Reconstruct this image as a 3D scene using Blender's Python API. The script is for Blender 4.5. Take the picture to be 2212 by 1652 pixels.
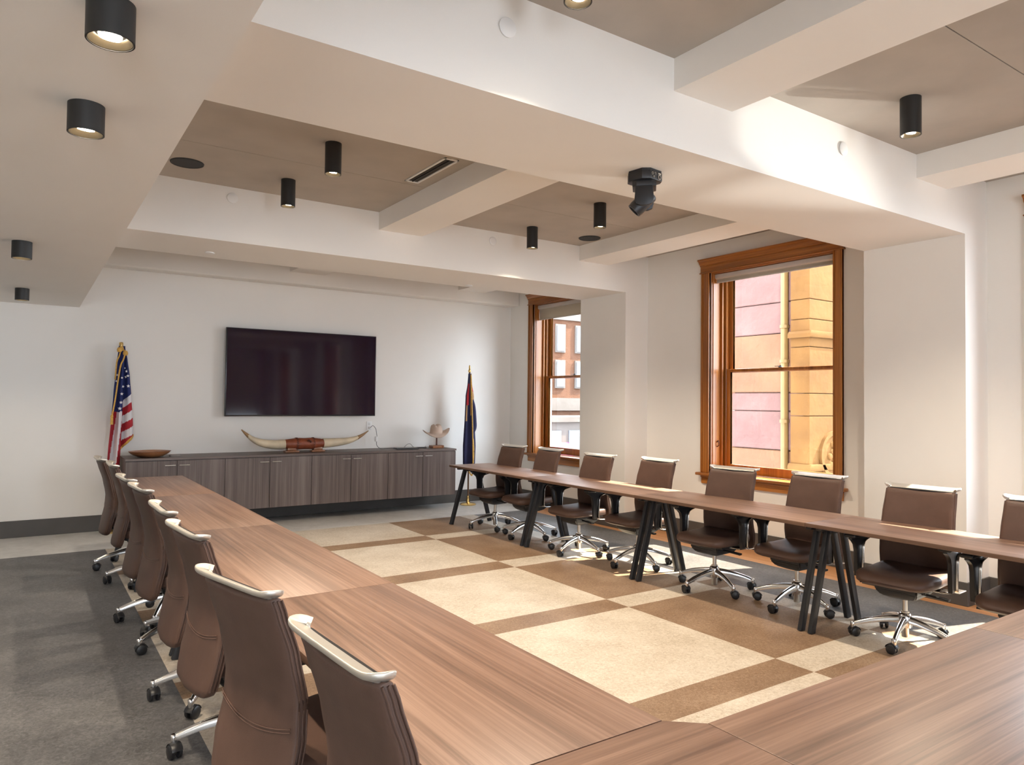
import bpy, bmesh, math, random
from math import sin, cos, pi, radians as R
from mathutils import Vector, Matrix

random.seed(7)
for o in list(bpy.data.objects):
    bpy.data.objects.remove(o)
S = bpy.context.scene
COL = S.collection

# ------------------------------------------------------------------ camera
def make_camera():
    f, yaw, pit, rol, h = 1546.3, 0.5958, 0.0261, 0.0110, 1.5443
    fw = Vector((sin(yaw)*cos(pit), cos(yaw)*cos(pit), sin(pit)))
    rt = Vector((cos(yaw), -sin(yaw), 0)); up = rt.cross(fw)
    c, s = cos(rol), sin(rol)
    r2 = rt*c + up*s; u2 = -rt*s + up*c
    cam = bpy.data.cameras.new('camera'); o = bpy.data.objects.new('camera', cam); COL.objects.link(o)
    cam.sensor_fit = 'HORIZONTAL'; cam.sensor_width = 36; cam.lens = f/2212*36
    cam.clip_start = 0.02; cam.clip_end = 300
    m = Matrix((r2, u2, -fw)).transposed().to_4x4(); m.translation = Vector((0, 0, h))
    o.matrix_world = m
    S.camera = o
make_camera()

# ------------------------------------------------------------------ exposure, world, sun, daylight
S.view_settings.view_transform = 'Standard'; S.view_settings.look = 'None'
S.view_settings.gamma = 1.0; S.view_settings.use_curve_mapping = False
S.view_settings.exposure = 1.92
S.cycles.use_denoising = True
S.cycles.max_bounces = 8; S.cycles.diffuse_bounces = 5; S.cycles.glossy_bounces = 3
S.cycles.use_adaptive_sampling = True; S.cycles.adaptive_threshold = 0.04
S.cycles.transparent_max_bounces = 8; S.cycles.transmission_bounces = 4
S.cycles.sample_clamp_indirect = 8.0
S.cycles.caustics_reflective = False; S.cycles.caustics_refractive = False

SKY = 4.0
W = bpy.data.worlds.new('sky'); S.world = W; W.use_nodes = True
bgn = W.node_tree.nodes['Background']; bgn.inputs[0].default_value = (0.80, 0.89, 1.0, 1); bgn.inputs[1].default_value = SKY

def add_sun():
    L = bpy.data.lights.new('sun', 'SUN'); L.energy = 10; L.angle = R(0.6); L.color = (1.0, 0.86, 0.66)
    o = bpy.data.objects.new('sun', L); COL.objects.link(o); o.location = (20, -6, 20)
    o.rotation_euler = Vector((-1.85, 0.55, -2.18)).to_track_quat('-Z', 'Y').to_euler()
add_sun()

def add_glint():
    # added spot standing in for sunlight thrown back up by the glass fronts across the street, through the window near the right edge
    L = bpy.data.lights.new('street_glint', 'SPOT'); L.energy = 1800; L.color = (1.0, 0.96, 0.9); L.spot_size = R(6.5); L.spot_blend = 1.0; L.shadow_soft_size = 0.12
    o = bpy.data.objects.new('street_glint', L); COL.objects.link(o); o.location = (13.0, -2.5, 0.0)
    o.rotation_euler = (Vector((3.98, 2.63, 3.08))-Vector((13.0, -2.5, 0.0))).to_track_quat('-Z', 'Y').to_euler()
add_glint()

def portal(name, loc, rot, sx, sy):
    L = bpy.data.lights.new(name, 'AREA'); L.shape = 'RECTANGLE'; L.size = sx; L.size_y = sy
    L.cycles.is_portal = True
    o = bpy.data.objects.new(name, L); COL.objects.link(o); o.location = loc; o.rotation_euler = rot

LAMP_W = 40.0      # spot power of a ceiling downlight
LAMP_COL = (1.0, 0.85, 0.66)

# ------------------------------------------------------------------ dimensions
YW, XW, XL, YF = 9.52, 6.42, -2.6, -4.3       # walls: television wall, window wall, left, behind the camera
XC = 6.045                                     # column faces
ZB, ZT, ZC, ZS, XS = 2.893, 3.366, 3.1925, 2.561, 0.478
C1 = (2.626, 3.443); C2 = (6.453, 7.313); C0 = (-1.19, -0.36)
K = (2.794, 3.261); M = (5.305, 5.76)
WINS = [(7.33, 8.99), (3.853, 5.569), (0.62, 2.335), (-3.2, -1.5)]
TZ = 0.74

# ------------------------------------------------------------------ materials
MATS = {}
def nt(name):
    m = bpy.data.materials.new(name); m.use_nodes = True
    t = m.node_tree; b = t.nodes['Principled BSDF']
    MATS[name] = m
    return m, t, b
def N(t, kind, **kw):
    n = t.nodes.new(kind)
    for k, v in kw.items():
        if k in n.inputs: n.inputs[k].default_value = v
        else: setattr(n, k, v)
    return n
def coords(t, scale=(1, 1, 1), rot=(0, 0, 0), src='Object'):
    tc = N(t, 'ShaderNodeTexCoord'); mp = N(t, 'ShaderNodeMapping')
    mp.inputs['Scale'].default_value = scale; mp.inputs['Rotation'].default_value = rot
    t.links.new(tc.outputs[src], mp.inputs['Vector'])
    return mp.outputs['Vector']
def ramp(t, fac, stops):
    r = N(t, 'ShaderNodeValToRGB'); e = r.color_ramp.elements
    while len(e) < len(stops): e.new(0.5)
    for i, (p, c) in enumerate(stops):
        e[i].position = p; e[i].color = (*c, 1)
    t.links.new(fac, r.inputs['Fac'])
    return r.outputs['Color']
def bump(t, b, h, strength, dist=0.01):
    n = N(t, 'ShaderNodeBump', Strength=strength, Distance=dist)
    t.links.new(h, n.inputs['Height']); t.links.new(n.outputs['Normal'], b.inputs['Normal'])
def plain(name, col, rough=0.5, metal=0.0, var=0.06, scale=6.0, bmp=0.0, bscale=None, coat=0.0, spec=0.5):
    m, t, b = nt(name)
    v = coords(t)
    n = N(t, 'ShaderNodeTexNoise', Scale=scale, Detail=4.0); t.links.new(v, n.inputs['Vector'])
    lo = tuple(c*(1-var) for c in col); hi = tuple(min(1, c*(1+var)) for c in col)
    t.links.new(ramp(t, n.outputs['Fac'], [(0.3, lo), (0.7, hi)]), b.inputs['Base Color'])
    b.inputs['Roughness'].default_value = rough; b.inputs['Metallic'].default_value = metal
    b.inputs['Coat Weight'].default_value = coat; b.inputs['Specular IOR Level'].default_value = spec
    if bmp:
        n2 = N(t, 'ShaderNodeTexNoise', Scale=bscale or scale*20, Detail=3.0); t.links.new(v, n2.inputs['Vector'])
        bump(t, b, n2.outputs['Fac'], bmp)
    return m
def wood(name, lo, mid, hi, axis, rough=0.4, fine=1.0, coat=0.0, bmp=0.03, src='Object', spec=0.5):
    """streaky grain running along local axis 0/1/2"""
    m, t, b = nt(name)
    def sc(a, l):
        s = [a*fine]*3; s[axis] = l
        return tuple(s)
    n1 = N(t, 'ShaderNodeTexNoise', Scale=1.0, Detail=5.0, Roughness=0.6, Distortion=0.4)
    t.links.new(coords(t, sc(20, 0.45), src=src), n1.inputs['Vector'])
    n2 = N(t, 'ShaderNodeTexNoise', Scale=1.0, Detail=6.0, Roughness=0.65)
    t.links.new(coords(t, sc(95, 1.2), src=src), n2.inputs['Vector'])
    n3 = N(t, 'ShaderNodeTexNoise', Scale=1.0, Detail=2.0)
    t.links.new(coords(t, sc(4, 0.35), src=src), n3.inputs['Vector'])
    mx = N(t, 'ShaderNodeMix', data_type='FLOAT'); mx.inputs[0].default_value = 0.5
    t.links.new(n1.outputs['Fac'], mx.inputs[2]); t.links.new(n2.outputs['Fac'], mx.inputs[3])
    mx2 = N(t, 'ShaderNodeMix', data_type='FLOAT'); mx2.inputs[0].default_value = 0.3
    t.links.new(mx.outputs[0], mx2.inputs[2]); t.links.new(n3.outputs['Fac'], mx2.inputs[3])
    t.links.new(ramp(t, mx2.outputs[0], [(0.41, lo), (0.5, mid), (0.59, hi)]), b.inputs['Base Color'])
    b.inputs['Roughness'].default_value = rough; b.inputs['Coat Weight'].default_value = coat
    b.inputs['Coat Roughness'].default_value = 0.15; b.inputs['Specular IOR Level'].default_value = spec
    if bmp: bump(t, b, mx.outputs[0], bmp, 0.004)
    return m
def speckle(name, base, dark, light, rough=0.45, sc=55.0):
    m, t, b = nt(name)
    v = coords(t)
    n1 = N(t, 'ShaderNodeTexNoise', Scale=sc, Detail=6.0, Roughness=0.7, Distortion=1.2); t.links.new(v, n1.inputs['Vector'])
    n2 = N(t, 'ShaderNodeTexNoise', Scale=3.0, Detail=3.0); t.links.new(v, n2.inputs['Vector'])
    mx = N(t, 'ShaderNodeMix', data_type='FLOAT'); mx.inputs[0].default_value = 0.3
    t.links.new(n1.outputs['Fac'], mx.inputs[2]); t.links.new(n2.outputs['Fac'], mx.inputs[3])
    t.links.new(ramp(t, mx.outputs[0], [(0.39, dark), (0.5, base), (0.61, light)]), b.inputs['Base Color'])
    b.inputs['Roughness'].default_value = rough; b.inputs['Specular IOR Level'].default_value = 0.35
    return m
def emit(name, col, strength):
    m, t, b = nt(name)
    b.inputs['Base Color'].default_value = (0.9, 0.9, 0.9, 1)
    b.inputs['Emission Color'].default_value = (*col, 1); b.inputs['Emission Strength'].default_value = strength
    return m
def glass(name):
    m, t, b = nt(name)
    t.nodes.remove(b); out = t.nodes['Material Output']
    tr = N(t, 'ShaderNodeBsdfTransparent'); tr.inputs[0].default_value = (0.97, 0.98, 0.98, 1)
    gl = N(t, 'ShaderNodeBsdfGlossy'); gl.inputs['Roughness'].default_value = 0.02
    lw = N(t, 'ShaderNodeLayerWeight', Blend=0.5); mx = N(t, 'ShaderNodeMixShader')      # Schlick reflectance of a thin pane
    pw = N(t, 'ShaderNodeMath', operation='POWER'); pw.inputs[1].default_value = 5.0
    ma = N(t, 'ShaderNodeMath', operation='MULTIPLY_ADD'); ma.inputs[1].default_value = 0.96; ma.inputs[2].default_value = 0.02
    t.links.new(lw.outputs['Facing'], pw.inputs[0]); t.links.new(pw.outputs[0], ma.inputs[0])
    t.links.new(ma.outputs[0], mx.inputs[0]); t.links.new(tr.outputs[0], mx.inputs[1]); t.links.new(gl.outputs[0], mx.inputs[2])
    t.links.new(mx.outputs[0], out.inputs['Surface'])
    return m
def stone(name, cols, rough=0.9, sc=(1, 1, 1), bmp=0.5):
    m, t, b = nt(name)
    v = coords(t, sc)
    n = N(t, 'ShaderNodeTexNoise', Scale=1.2, Detail=5.0, Roughness=0.6); t.links.new(v, n.inputs['Vector'])
    t.links.new(ramp(t, n.outputs['Fac'], [(0.3, cols[0]), (0.5, cols[1]), (0.7, cols[2])]), b.inputs['Base Color'])
    n2 = N(t, 'ShaderNodeTexNoise', Scale=7.0, Detail=5.0); t.links.new(v, n2.inputs['Vector'])
    b.inputs['Roughness'].default_value = rough; b.inputs['Specular IOR Level'].default_value = 0.15
    bump(t, b, n2.outputs['Fac'], bmp, 0.05)
    return m

paint = plain('wall_paint', (0.845, 0.815, 0.77), 0.85, var=0.015, scale=1.5, bmp=0.03, bscale=180)
taupe = plain('taupe_ceiling', (0.45, 0.405, 0.355), 0.9, var=0.06, scale=3.0, bmp=0.04, bscale=90)
dark_gap = plain('dark_gap', (0.05, 0.045, 0.04), 0.9)
base_mat = plain('baseboard_vinyl', (0.085, 0.078, 0.072), 0.6, var=0.05)
concrete = speckle('polished_concrete', (0.55, 0.54, 0.52), (0.49, 0.48, 0.46), (0.61, 0.60, 0.58), 0.35, 6.0)
cream = speckle('cream_linoleum', (0.53, 0.46, 0.375), (0.41, 0.345, 0.265), (0.62, 0.555, 0.47), 0.5, 48)
brown = speckle('brown_linoleum', (0.235, 0.150, 0.092), (0.165, 0.098, 0.056), (0.32, 0.22, 0.145), 0.5, 70)
greyl = speckle('grey_linoleum', (0.108, 0.106, 0.107), (0.072, 0.070, 0.071), (0.160, 0.157, 0.158), 0.5, 45)
strip = wood('border_wood', (0.40, 0.19, 0.085), (0.50, 0.25, 0.115), (0.58, 0.31, 0.15), 1, 0.45)
T_LO, T_MI, T_HI = (0.105, 0.054, 0.033), (0.190, 0.105, 0.069), (0.275, 0.165, 0.115)
wood_y = wood('walnut_laminate_lengthwise', T_LO, T_MI, T_HI, 1, 0.42, spec=0.9)
wood_x = wood('walnut_laminate_crosswise', T_LO, T_MI, T_HI, 0, 0.42, spec=0.9)
edge_wood = wood('walnut_edge', (0.10, 0.055, 0.035), (0.14, 0.075, 0.045), (0.18, 0.10, 0.06), 1, 0.5)
cab_wood = wood('grey_oak_laminate', (0.078, 0.058, 0.052), (0.128, 0.098, 0.090), (0.185, 0.150, 0.138), 2, 0.5)
cab_top = wood('grey_oak_top', (0.085, 0.062, 0.055), (0.135, 0.104, 0.094), (0.185, 0.150, 0.138), 0, 0.45)
leather = plain('brown_leather', (0.100, 0.057, 0.042), 0.5, spec=0.32, var=0.10, scale=9.0, bmp=0.08, bscale=260)
thread = plain('leather_seam', (0.13, 0.072, 0.052), 0.5)
black = plain('black_plastic', (0.012, 0.012, 0.014), 0.4, bmp=0.02)
black_metal = plain('black_powder_coat', (0.014, 0.014, 0.016), 0.38)
alu = plain('polished_aluminium', (0.66, 0.65, 0.64), 0.18, 1.0, var=0.02)
satin = plain('satin_aluminium', (0.62, 0.585, 0.525), 0.45, 0.85, var=0.02)
brass = plain('brass', (0.78, 0.55, 0.22), 0.25, 1.0)
steel = plain('brushed_steel', (0.60, 0.58, 0.55), 0.3, 1.0)
W_LO, W_MI, W_HI = (0.21, 0.066, 0.009), (0.34, 0.115, 0.018), (0.47, 0.18, 0.034)
oakz = wood('varnished_oak_upright', W_LO, W_MI, W_HI, 2, 0.35, coat=0.15)
oaky = wood('varnished_oak_lengthwise', W_LO, W_MI, W_HI, 1, 0.35, coat=0.15)
pane_m = glass('window_glass')
def fabric(name, col):
    m, t, b = nt(name)
    b.inputs['Base Color'].default_value = (*col, 1); b.inputs['Roughness'].default_value = 0.9
    v = coords(t); n = N(t, 'ShaderNodeTexNoise', Scale=400.0); t.links.new(v, n.inputs['Vector']); bump(t, b, n.outputs['Fac'], 0.1, 0.002)
    tl = N(t, 'ShaderNodeBsdfTranslucent'); tl.inputs[0].default_value = (col[0]*0.75, col[1]*0.72, col[2]*0.68, 1)
    mx = N(t, 'ShaderNodeMixShader'); mx.inputs[0].default_value = 0.4
    t.links.new(b.outputs[0], mx.inputs[1]); t.links.new(tl.outputs[0], mx.inputs[2]); t.links.new(mx.outputs[0], t.nodes['Material Output'].inputs['Surface'])
    return m
shade_m = fabric('shade_fabric', (0.55, 0.49, 0.40))
alu_shade = plain('shade_cassette', (0.55, 0.52, 0.48), 0.5)
screen_m = plain('tv_screen', (0.010, 0.0035, 0.016), 0.07, var=0.0, spec=0.5)
white_pl = plain('white_plastic', (0.82, 0.81, 0.79), 0.45, var=0.01)
lamp_black = plain('lamp_black', (0.013, 0.0125, 0.012), 0.5)
reflector = plain('lamp_reflector', (0.07, 0.055, 0.035), 0.4, 0.5)
lamp_glow = emit('lamp_glow', (1.0, 0.86, 0.66), 14.0)
spk = plain('speaker_grille', (0.035, 0.037, 0.04), 0.7, bmp=0.4, bscale=500)
flag_red = plain('flag_red', (0.42, 0.018, 0.03), 0.8, var=0.12)
flag_white = plain('flag_white', (0.74, 0.72, 0.74), 0.8, var=0.04)
flag_blue = plain('flag_blue', (0.018, 0.03, 0.14), 0.8, var=0.12)
flag_navy = plain('flag_navy', (0.012, 0.014, 0.065), 0.75, var=0.15)
flag_tan = plain('flag_tan', (0.45, 0.26, 0.11), 0.8, var=0.15)
gold_f = plain('gold_fringe', (0.62, 0.36, 0.08), 0.7, var=0.2, scale=60)
pole_m = wood('pole_oak', (0.10, 0.055, 0.03), (0.14, 0.075, 0.04), (0.2, 0.11, 0.06), 2, 0.35)
bowl_m = wood('bowl_wood', (0.16, 0.06, 0.022), (0.26, 0.10, 0.04), (0.36, 0.16, 0.07), 0, 0.3, coat=0.4)
horn_m = plain('horn', (0.66, 0.56, 0.40), 0.3, var=0.22, scale=5.0)
horn_tip = plain('horn_tip', (0.30, 0.17, 0.07), 0.3, var=0.2)
tooled = plain('tooled_leather', (0.25, 0.062, 0.026), 0.45, var=0.2, scale=14, bmp=0.3, bscale=60)
lace_m = plain('dark_lacing', (0.09, 0.025, 0.014), 0.5)
felt = plain('beige_felt', (0.55, 0.43, 0.35), 0.95, var=0.05, bmp=0.1, bscale=220)
cable_m = plain('grey_cable', (0.16, 0.15, 0.15), 0.5)
gadget = plain('dark_gadget', (0.02, 0.02, 0.022), 0.3)
red_stone = stone('red_sandstone', [(0.105, 0.056, 0.050), (0.125, 0.068, 0.060), (0.145, 0.082, 0.072)])
red_stone_b = stone('dressed_sandstone', [(0.085, 0.038, 0.011), (0.110, 0.052, 0.015), (0.135, 0.068, 0.021)], bmp=0.2)
ochre_stone = stone('ochre_sandstone', [(0.12, 0.058, 0.034), (0.14, 0.070, 0.040), (0.15, 0.080, 0.044)])
mortar = stone('mortar', [(0.20, 0.12, 0.10), (0.24, 0.15, 0.13), (0.27, 0.18, 0.15)])
pale_stone = stone('pale_plaster', [(0.105, 0.09, 0.08), (0.12, 0.105, 0.095), (0.135, 0.12, 0.11)], bmp=0.1)
brick_m = stone('orange_brick', [(0.085, 0.040, 0.023), (0.10, 0.048, 0.028), (0.115, 0.056, 0.034)], sc=(3, 3, 14))
far_glass = plain('far_window_glass', (0.12, 0.14, 0.165), 0.15)
pipe_m = plain('ochre_downpipe', (0.15, 0.085, 0.022), 0.6)
asphalt = plain('asphalt', (0.12, 0.115, 0.11), 0.9)
awning_m = plain('magenta_awning', (0.45, 0.05, 0.20), 0.8)

# ------------------------------------------------------------------ mesh helpers
def NB(): return bmesh.new()
def obj(name, bm, mats, parent=None, smooth=40, mtx=None):
    me = bpy.data.meshes.new(name)
    bmesh.ops.remove_doubles(bm, verts=bm.verts, dist=1e-6)
    bmesh.ops.recalc_face_normals(bm, faces=bm.faces)
    bm.to_mesh(me); bm.free()
    if not isinstance(mats, (list, tuple)): mats = [mats]
    for m in mats: me.materials.append(m)
    if smooth:
        me.polygons.foreach_set('use_smooth', [True]*len(me.polygons))
        me.set_sharp_from_angle(angle=R(smooth))
    o = bpy.data.objects.new(name, me); COL.objects.link(o)
    if mtx is not None: o.matrix_world = mtx
    if parent is not None:
        o.parent = parent
    return o
def thing(name, label, cat, loc=(0, 0, 0), rz=0, group=None, kind=None):
    o = bpy.data.objects.new(name, None); COL.objects.link(o)
    o.empty_display_size = 0.1; o.location = loc; o.rotation_euler = (0, 0, rz)
    return tag(o, label, cat, group, kind)
def tag(o, label=None, cat=None, group=None, kind=None):
    if label: o['label'] = label
    if cat: o['category'] = cat
    if group: o['group'] = group
    if kind: o['kind'] = kind
    return o
def struct(name, bm, m, label, cat, smooth=30, parent=None):
    return tag(obj(name, bm, m, parent, smooth), label, cat, None, 'structure')
def copy_tree(o, parent=None):
    c = o.copy(); COL.objects.link(c)
    if parent is not None:
        c.parent = parent
    for ch in list(o.children): copy_tree(ch, c)
    return c

def box(bm, x0, x1, y0, y1, z0, z1, bev=0.0, seg=2, mi=0, mtx=None):
    vs = [bm.verts.new((x, y, z)) for x in (x0, x1) for y in (y0, y1) for z in (z0, z1)]
    idx = [(0, 1, 3, 2), (4, 6, 7, 5), (0, 4, 5, 1), (2, 3, 7, 6), (0, 2, 6, 4), (1, 5, 7, 3)]
    fs = [bm.faces.new([vs[i] for i in q]) for q in idx]
    for f in fs: f.material_index = mi
    geo = vs
    if bev > 0:
        es = list({e for f in fs for e in f.edges})
        r = bmesh.ops.bevel(bm, geom=es, offset=bev, segments=seg, profile=0.5, affect='EDGES', clamp_overlap=True)
        geo = list({v for f in r['faces'] for v in f.verts} | {v for v in vs if v.is_valid})
        for f in r['faces']: f.material_index = mi
    if mtx is not None: bmesh.ops.transform(bm, matrix=mtx, verts=geo)
    return geo
def frame_pts(pts, up):
    """tangent / side / up frames along a polyline"""
    fr = []
    n = len(pts)
    for i in range(n):
        a = pts[max(i-1, 0)]; b = pts[min(i+1, n-1)]
        t = (b-a).normalized()
        s = t.cross(up)
        if s.length < 1e-4: s = t.cross(Vector((1, 0, 0)) if abs(t.x) < .9 else Vector((0, 1, 0)))
        s.normalize(); u = s.cross(t).normalized()
        fr.append((t, s, u))
    return fr
def sweep(bm, pts, sec, up=(0, 0, 1), mi=0, caps=True):
    """sec(i, k) -> list of (side, up) offsets for point i"""
    pts = [Vector(p) for p in pts]; fr = frame_pts(pts, Vector(up))
    rings = []
    for i, p in enumerate(pts):
        t, s, u = fr[i]
        rings.append([bm.verts.new(p + s*a + u*b) for a, b in sec(i)])
    m = len(rings[0])
    for i in range(len(rings)-1):
        for j in range(m):
            f = bm.faces.new((rings[i][j], rings[i][(j+1) % m], rings[i+1][(j+1) % m], rings[i+1][j])); f.material_index = mi
    if caps:
        f = bm.faces.new(rings[0][::-1]); f.material_index = mi
        f = bm.faces.new(rings[-1]); f.material_index = mi
    return [v for r in rings for v in r]
def circ(r, n=10, r2=None):
    r2 = r if r2 is None else r2
    return [(r*cos(2*pi*k/n), r2*sin(2*pi*k/n)) for k in range(n)]
def rrect(w, h, r, n=3):
    out = []
    for cx, cy, a0 in ((w/2-r, h/2-r, 0), (-w/2+r, h/2-r, 90), (-w/2+r, -h/2+r, 180), (w/2-r, -h/2+r, 270)):
        for k in range(n+1):
            a = R(a0+90*k/n); out.append((cx+r*cos(a), cy+r*sin(a)))
    return out
def tube(bm, pts, r, n=10, up=(0, 0, 1), mi=0):
    rr = r if isinstance(r, (list, tuple)) else [r]*len(pts)
    return sweep(bm, pts, lambda i: circ(rr[i], n), up, mi)
def bar(bm, p0, p1, w, h, bev=0.003, up=(0, 0, 1), mi=0):
    return sweep(bm, [p0, p1], lambda i: rrect(w, h, bev, 2), up, mi)
def lathe(bm, prof, n=24, mtx=None, mi=0, close=False):
    rings = []; allv = []
    for r, z in prof:
        if r < 1e-6: v = [bm.verts.new((0, 0, z))]
        else: v = [bm.verts.new((r*cos(2*pi*k/n), r*sin(2*pi*k/n), z)) for k in range(n)]
        rings.append(v); allv += v
    def join(a, b):
        for k in range(n):
            k2 = (k+1) % n
            if len(a) == 1 and len(b) == 1: return
            if len(a) == 1: q = (a[0], b[k2], b[k])
            elif len(b) == 1: q = (a[k], a[k2], b[0])
            else: q = (a[k], a[k2], b[k2], b[k])
            f = bm.faces.new(q); f.material_index = mi
    for a, b in zip(rings, rings[1:]): join(a, b)
    if close: join(rings[-1], rings[0])
    if mtx is not None: bmesh.ops.transform(bm, matrix=mtx, verts=allv)
    return allv
def prism(bm, poly, lo, hi, plane='xy', bev=0.0, mi=0):
    """extrude polygon; plane xy -> along z, xz -> along y, yz -> along x"""
    def P(a, b, c):
        return {'xy': (a, b, c), 'xz': (a, c, b), 'yz': (c, a, b)}[plane]
    A = [bm.verts.new(P(a, b, lo)) for a, b in poly]; B = [bm.verts.new(P(a, b, hi)) for a, b in poly]
    n = len(poly); fs = [bm.faces.new(A[::-1]), bm.faces.new(B)]
    for i in range(n): fs.append(bm.faces.new((A[i], A[(i+1) % n], B[(i+1) % n], B[i])))
    for f in fs: f.material_index = mi
    if bev:
        es = [e for e in fs[0].edges] + [e for e in fs[1].edges]
        r = bmesh.ops.bevel(bm, geom=list(set(es)), offset=bev, segments=2, profile=0.5, affect='EDGES', clamp_overlap=True)
        for f in r['faces']: f.material_index = mi
def loft(bm, rings, mi=0, caps=True):
    V = [[bm.verts.new(p) for p in r] for r in rings]; m = len(V[0])
    for a, b in zip(V, V[1:]):
        for j in range(m):
            f = bm.faces.new((a[j], a[(j+1) % m], b[(j+1) % m], b[j])); f.material_index = mi
    if caps:
        bm.faces.new(V[0][::-1]).material_index = mi; bm.faces.new(V[-1]).material_index = mi
def lerp(a, b, t): return a+(b-a)*t
def interp(tab, x):
    for (x0, y0), (x1, y1) in zip(tab, tab[1:]):
        if x <= x1:
            u = max(0, min(1, (x-x0)/(x1-x0))); u = u*u*(3-2*u)*0.35+u*0.65
            return lerp(y0, y1, u)
    return tab[-1][1]
def spline(pts, n=8):
    """Catmull-Rom through points"""
    P = [Vector(p) for p in pts]; P = [P[0]*2-P[1]] + P + [P[-1]*2-P[-2]]
    out = []
    for i in range(1, len(P)-2):
        for k in range(n):
            t = k/n; a, b, c, d = P[i-1:i+3]
            out.append(0.5*((2*b)+(c-a)*t+(2*a-5*b+4*c-d)*t*t+(-a+3*b-3*c+d)*t**3))
    out.append(P[-2]); return out

# ------------------------------------------------------------------ room shell
def build_floor():
    bm = NB()
    xs = [XL, 0.699, 0.92, 1.95, 3.804, 4.833, 5.055, 5.93, XW]
    ys = [YF, 0.95, 1.20, 2.468, 2.726, 4.006, 4.258, 5.533, 5.816, 7.085, 7.339, 8.346, YW]
    V = {}
    for i, x in enumerate(xs):
        for j, y in enumerate(ys): V[i, j] = bm.verts.new((x, y, 0))
    #           field  narrow  wide  centre wide narrow field strip
    for i in range(len(xs)-1):
        for j in range(len(ys)-1):
            f = bm.faces.new((V[i, j], V[i+1, j], V[i+1, j+1], V[i, j+1]))
            if j == len(ys)-2: mi = 0
            elif i in (0, 6): mi = 3
            elif i == 7: mi = 4
            else:
                band = j in (1, 3, 5, 7, 9)
                light = i in (1, 3, 5)
                mi = 1 if light != band else 2
            f.material_index = mi
    sl = [bm.verts.new((x, y, -0.12)) for x, y in ((XL, YF), (XW, YF), (XW, YW), (XL, YW))]
    bm.faces.new(sl[::-1])
    struct('floor', bm, [concrete, cream, brown, greyl, strip], 'linoleum floor inlaid with cream and brown rectangles', 'floor', smooth=0)
build_floor()

def build_walls():
    bm = NB(); box(bm, XL-0.2, XW+0.35, YW, YW+0.2, 0, ZT+0.2)
    struct('wall_back', bm, paint, 'off white wall carrying the television and the cabinets', 'wall')
    bm = NB(); box(bm, XL-0.2, XL, YF, YW, 0, ZT+0.2)
    struct('wall_left', bm, paint, 'off white wall on the left side of the room', 'wall')
    bm = NB()                                   # wall behind the camera: end window, plus two openings added for frontal daylight
    ops = [(-2.3, -0.6), (1.3, 2.75), (5.0, 6.1)]
    xs = XL-0.2
    for a, b in ops:
        box(bm, xs, a, YF-0.35, YF, 0, ZT+0.2); box(bm, a, b, YF-0.35, YF, 0, 0.3); box(bm, a, b, YF-0.35, YF, 2.95, ZT+0.2); xs = b
    box(bm, xs, XW+0.35, YF-0.35, YF, 0, ZT+0.2)
    struct('wall_front', bm, paint, 'off white wall behind the camera with an end window and two added daylight openings', 'wall')
    for a, b in ops: portal('daylight_portal', ((a+b)/2, YF-0.05, 1.62), (R(-90), 0, pi), b-a, 2.65)
    bm = NB(); y = YF-0.35
    for (a, b) in sorted(WINS):
        i0, i1 = a+0.095, b-0.115
        box(bm, XW, XW+0.35, y, i0, 0, ZT+0.2)
        box(bm, XW, XW+0.35, i0, i1, 0, 0.72); box(bm, XW, XW+0.35, i0, i1, 3.03, ZT+0.2); y = i1
        portal('daylight_portal', (XW+0.30, (i0+i1)/2, 1.87), (0, R(90), 0), 2.25, i1-i0)
    box(bm, XW, XW+0.35, y, YW, 0, ZT+0.2)
    struct('wall_right', bm, paint, 'off white window wall on the right with deep window openings', 'wall')
build_walls()

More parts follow.
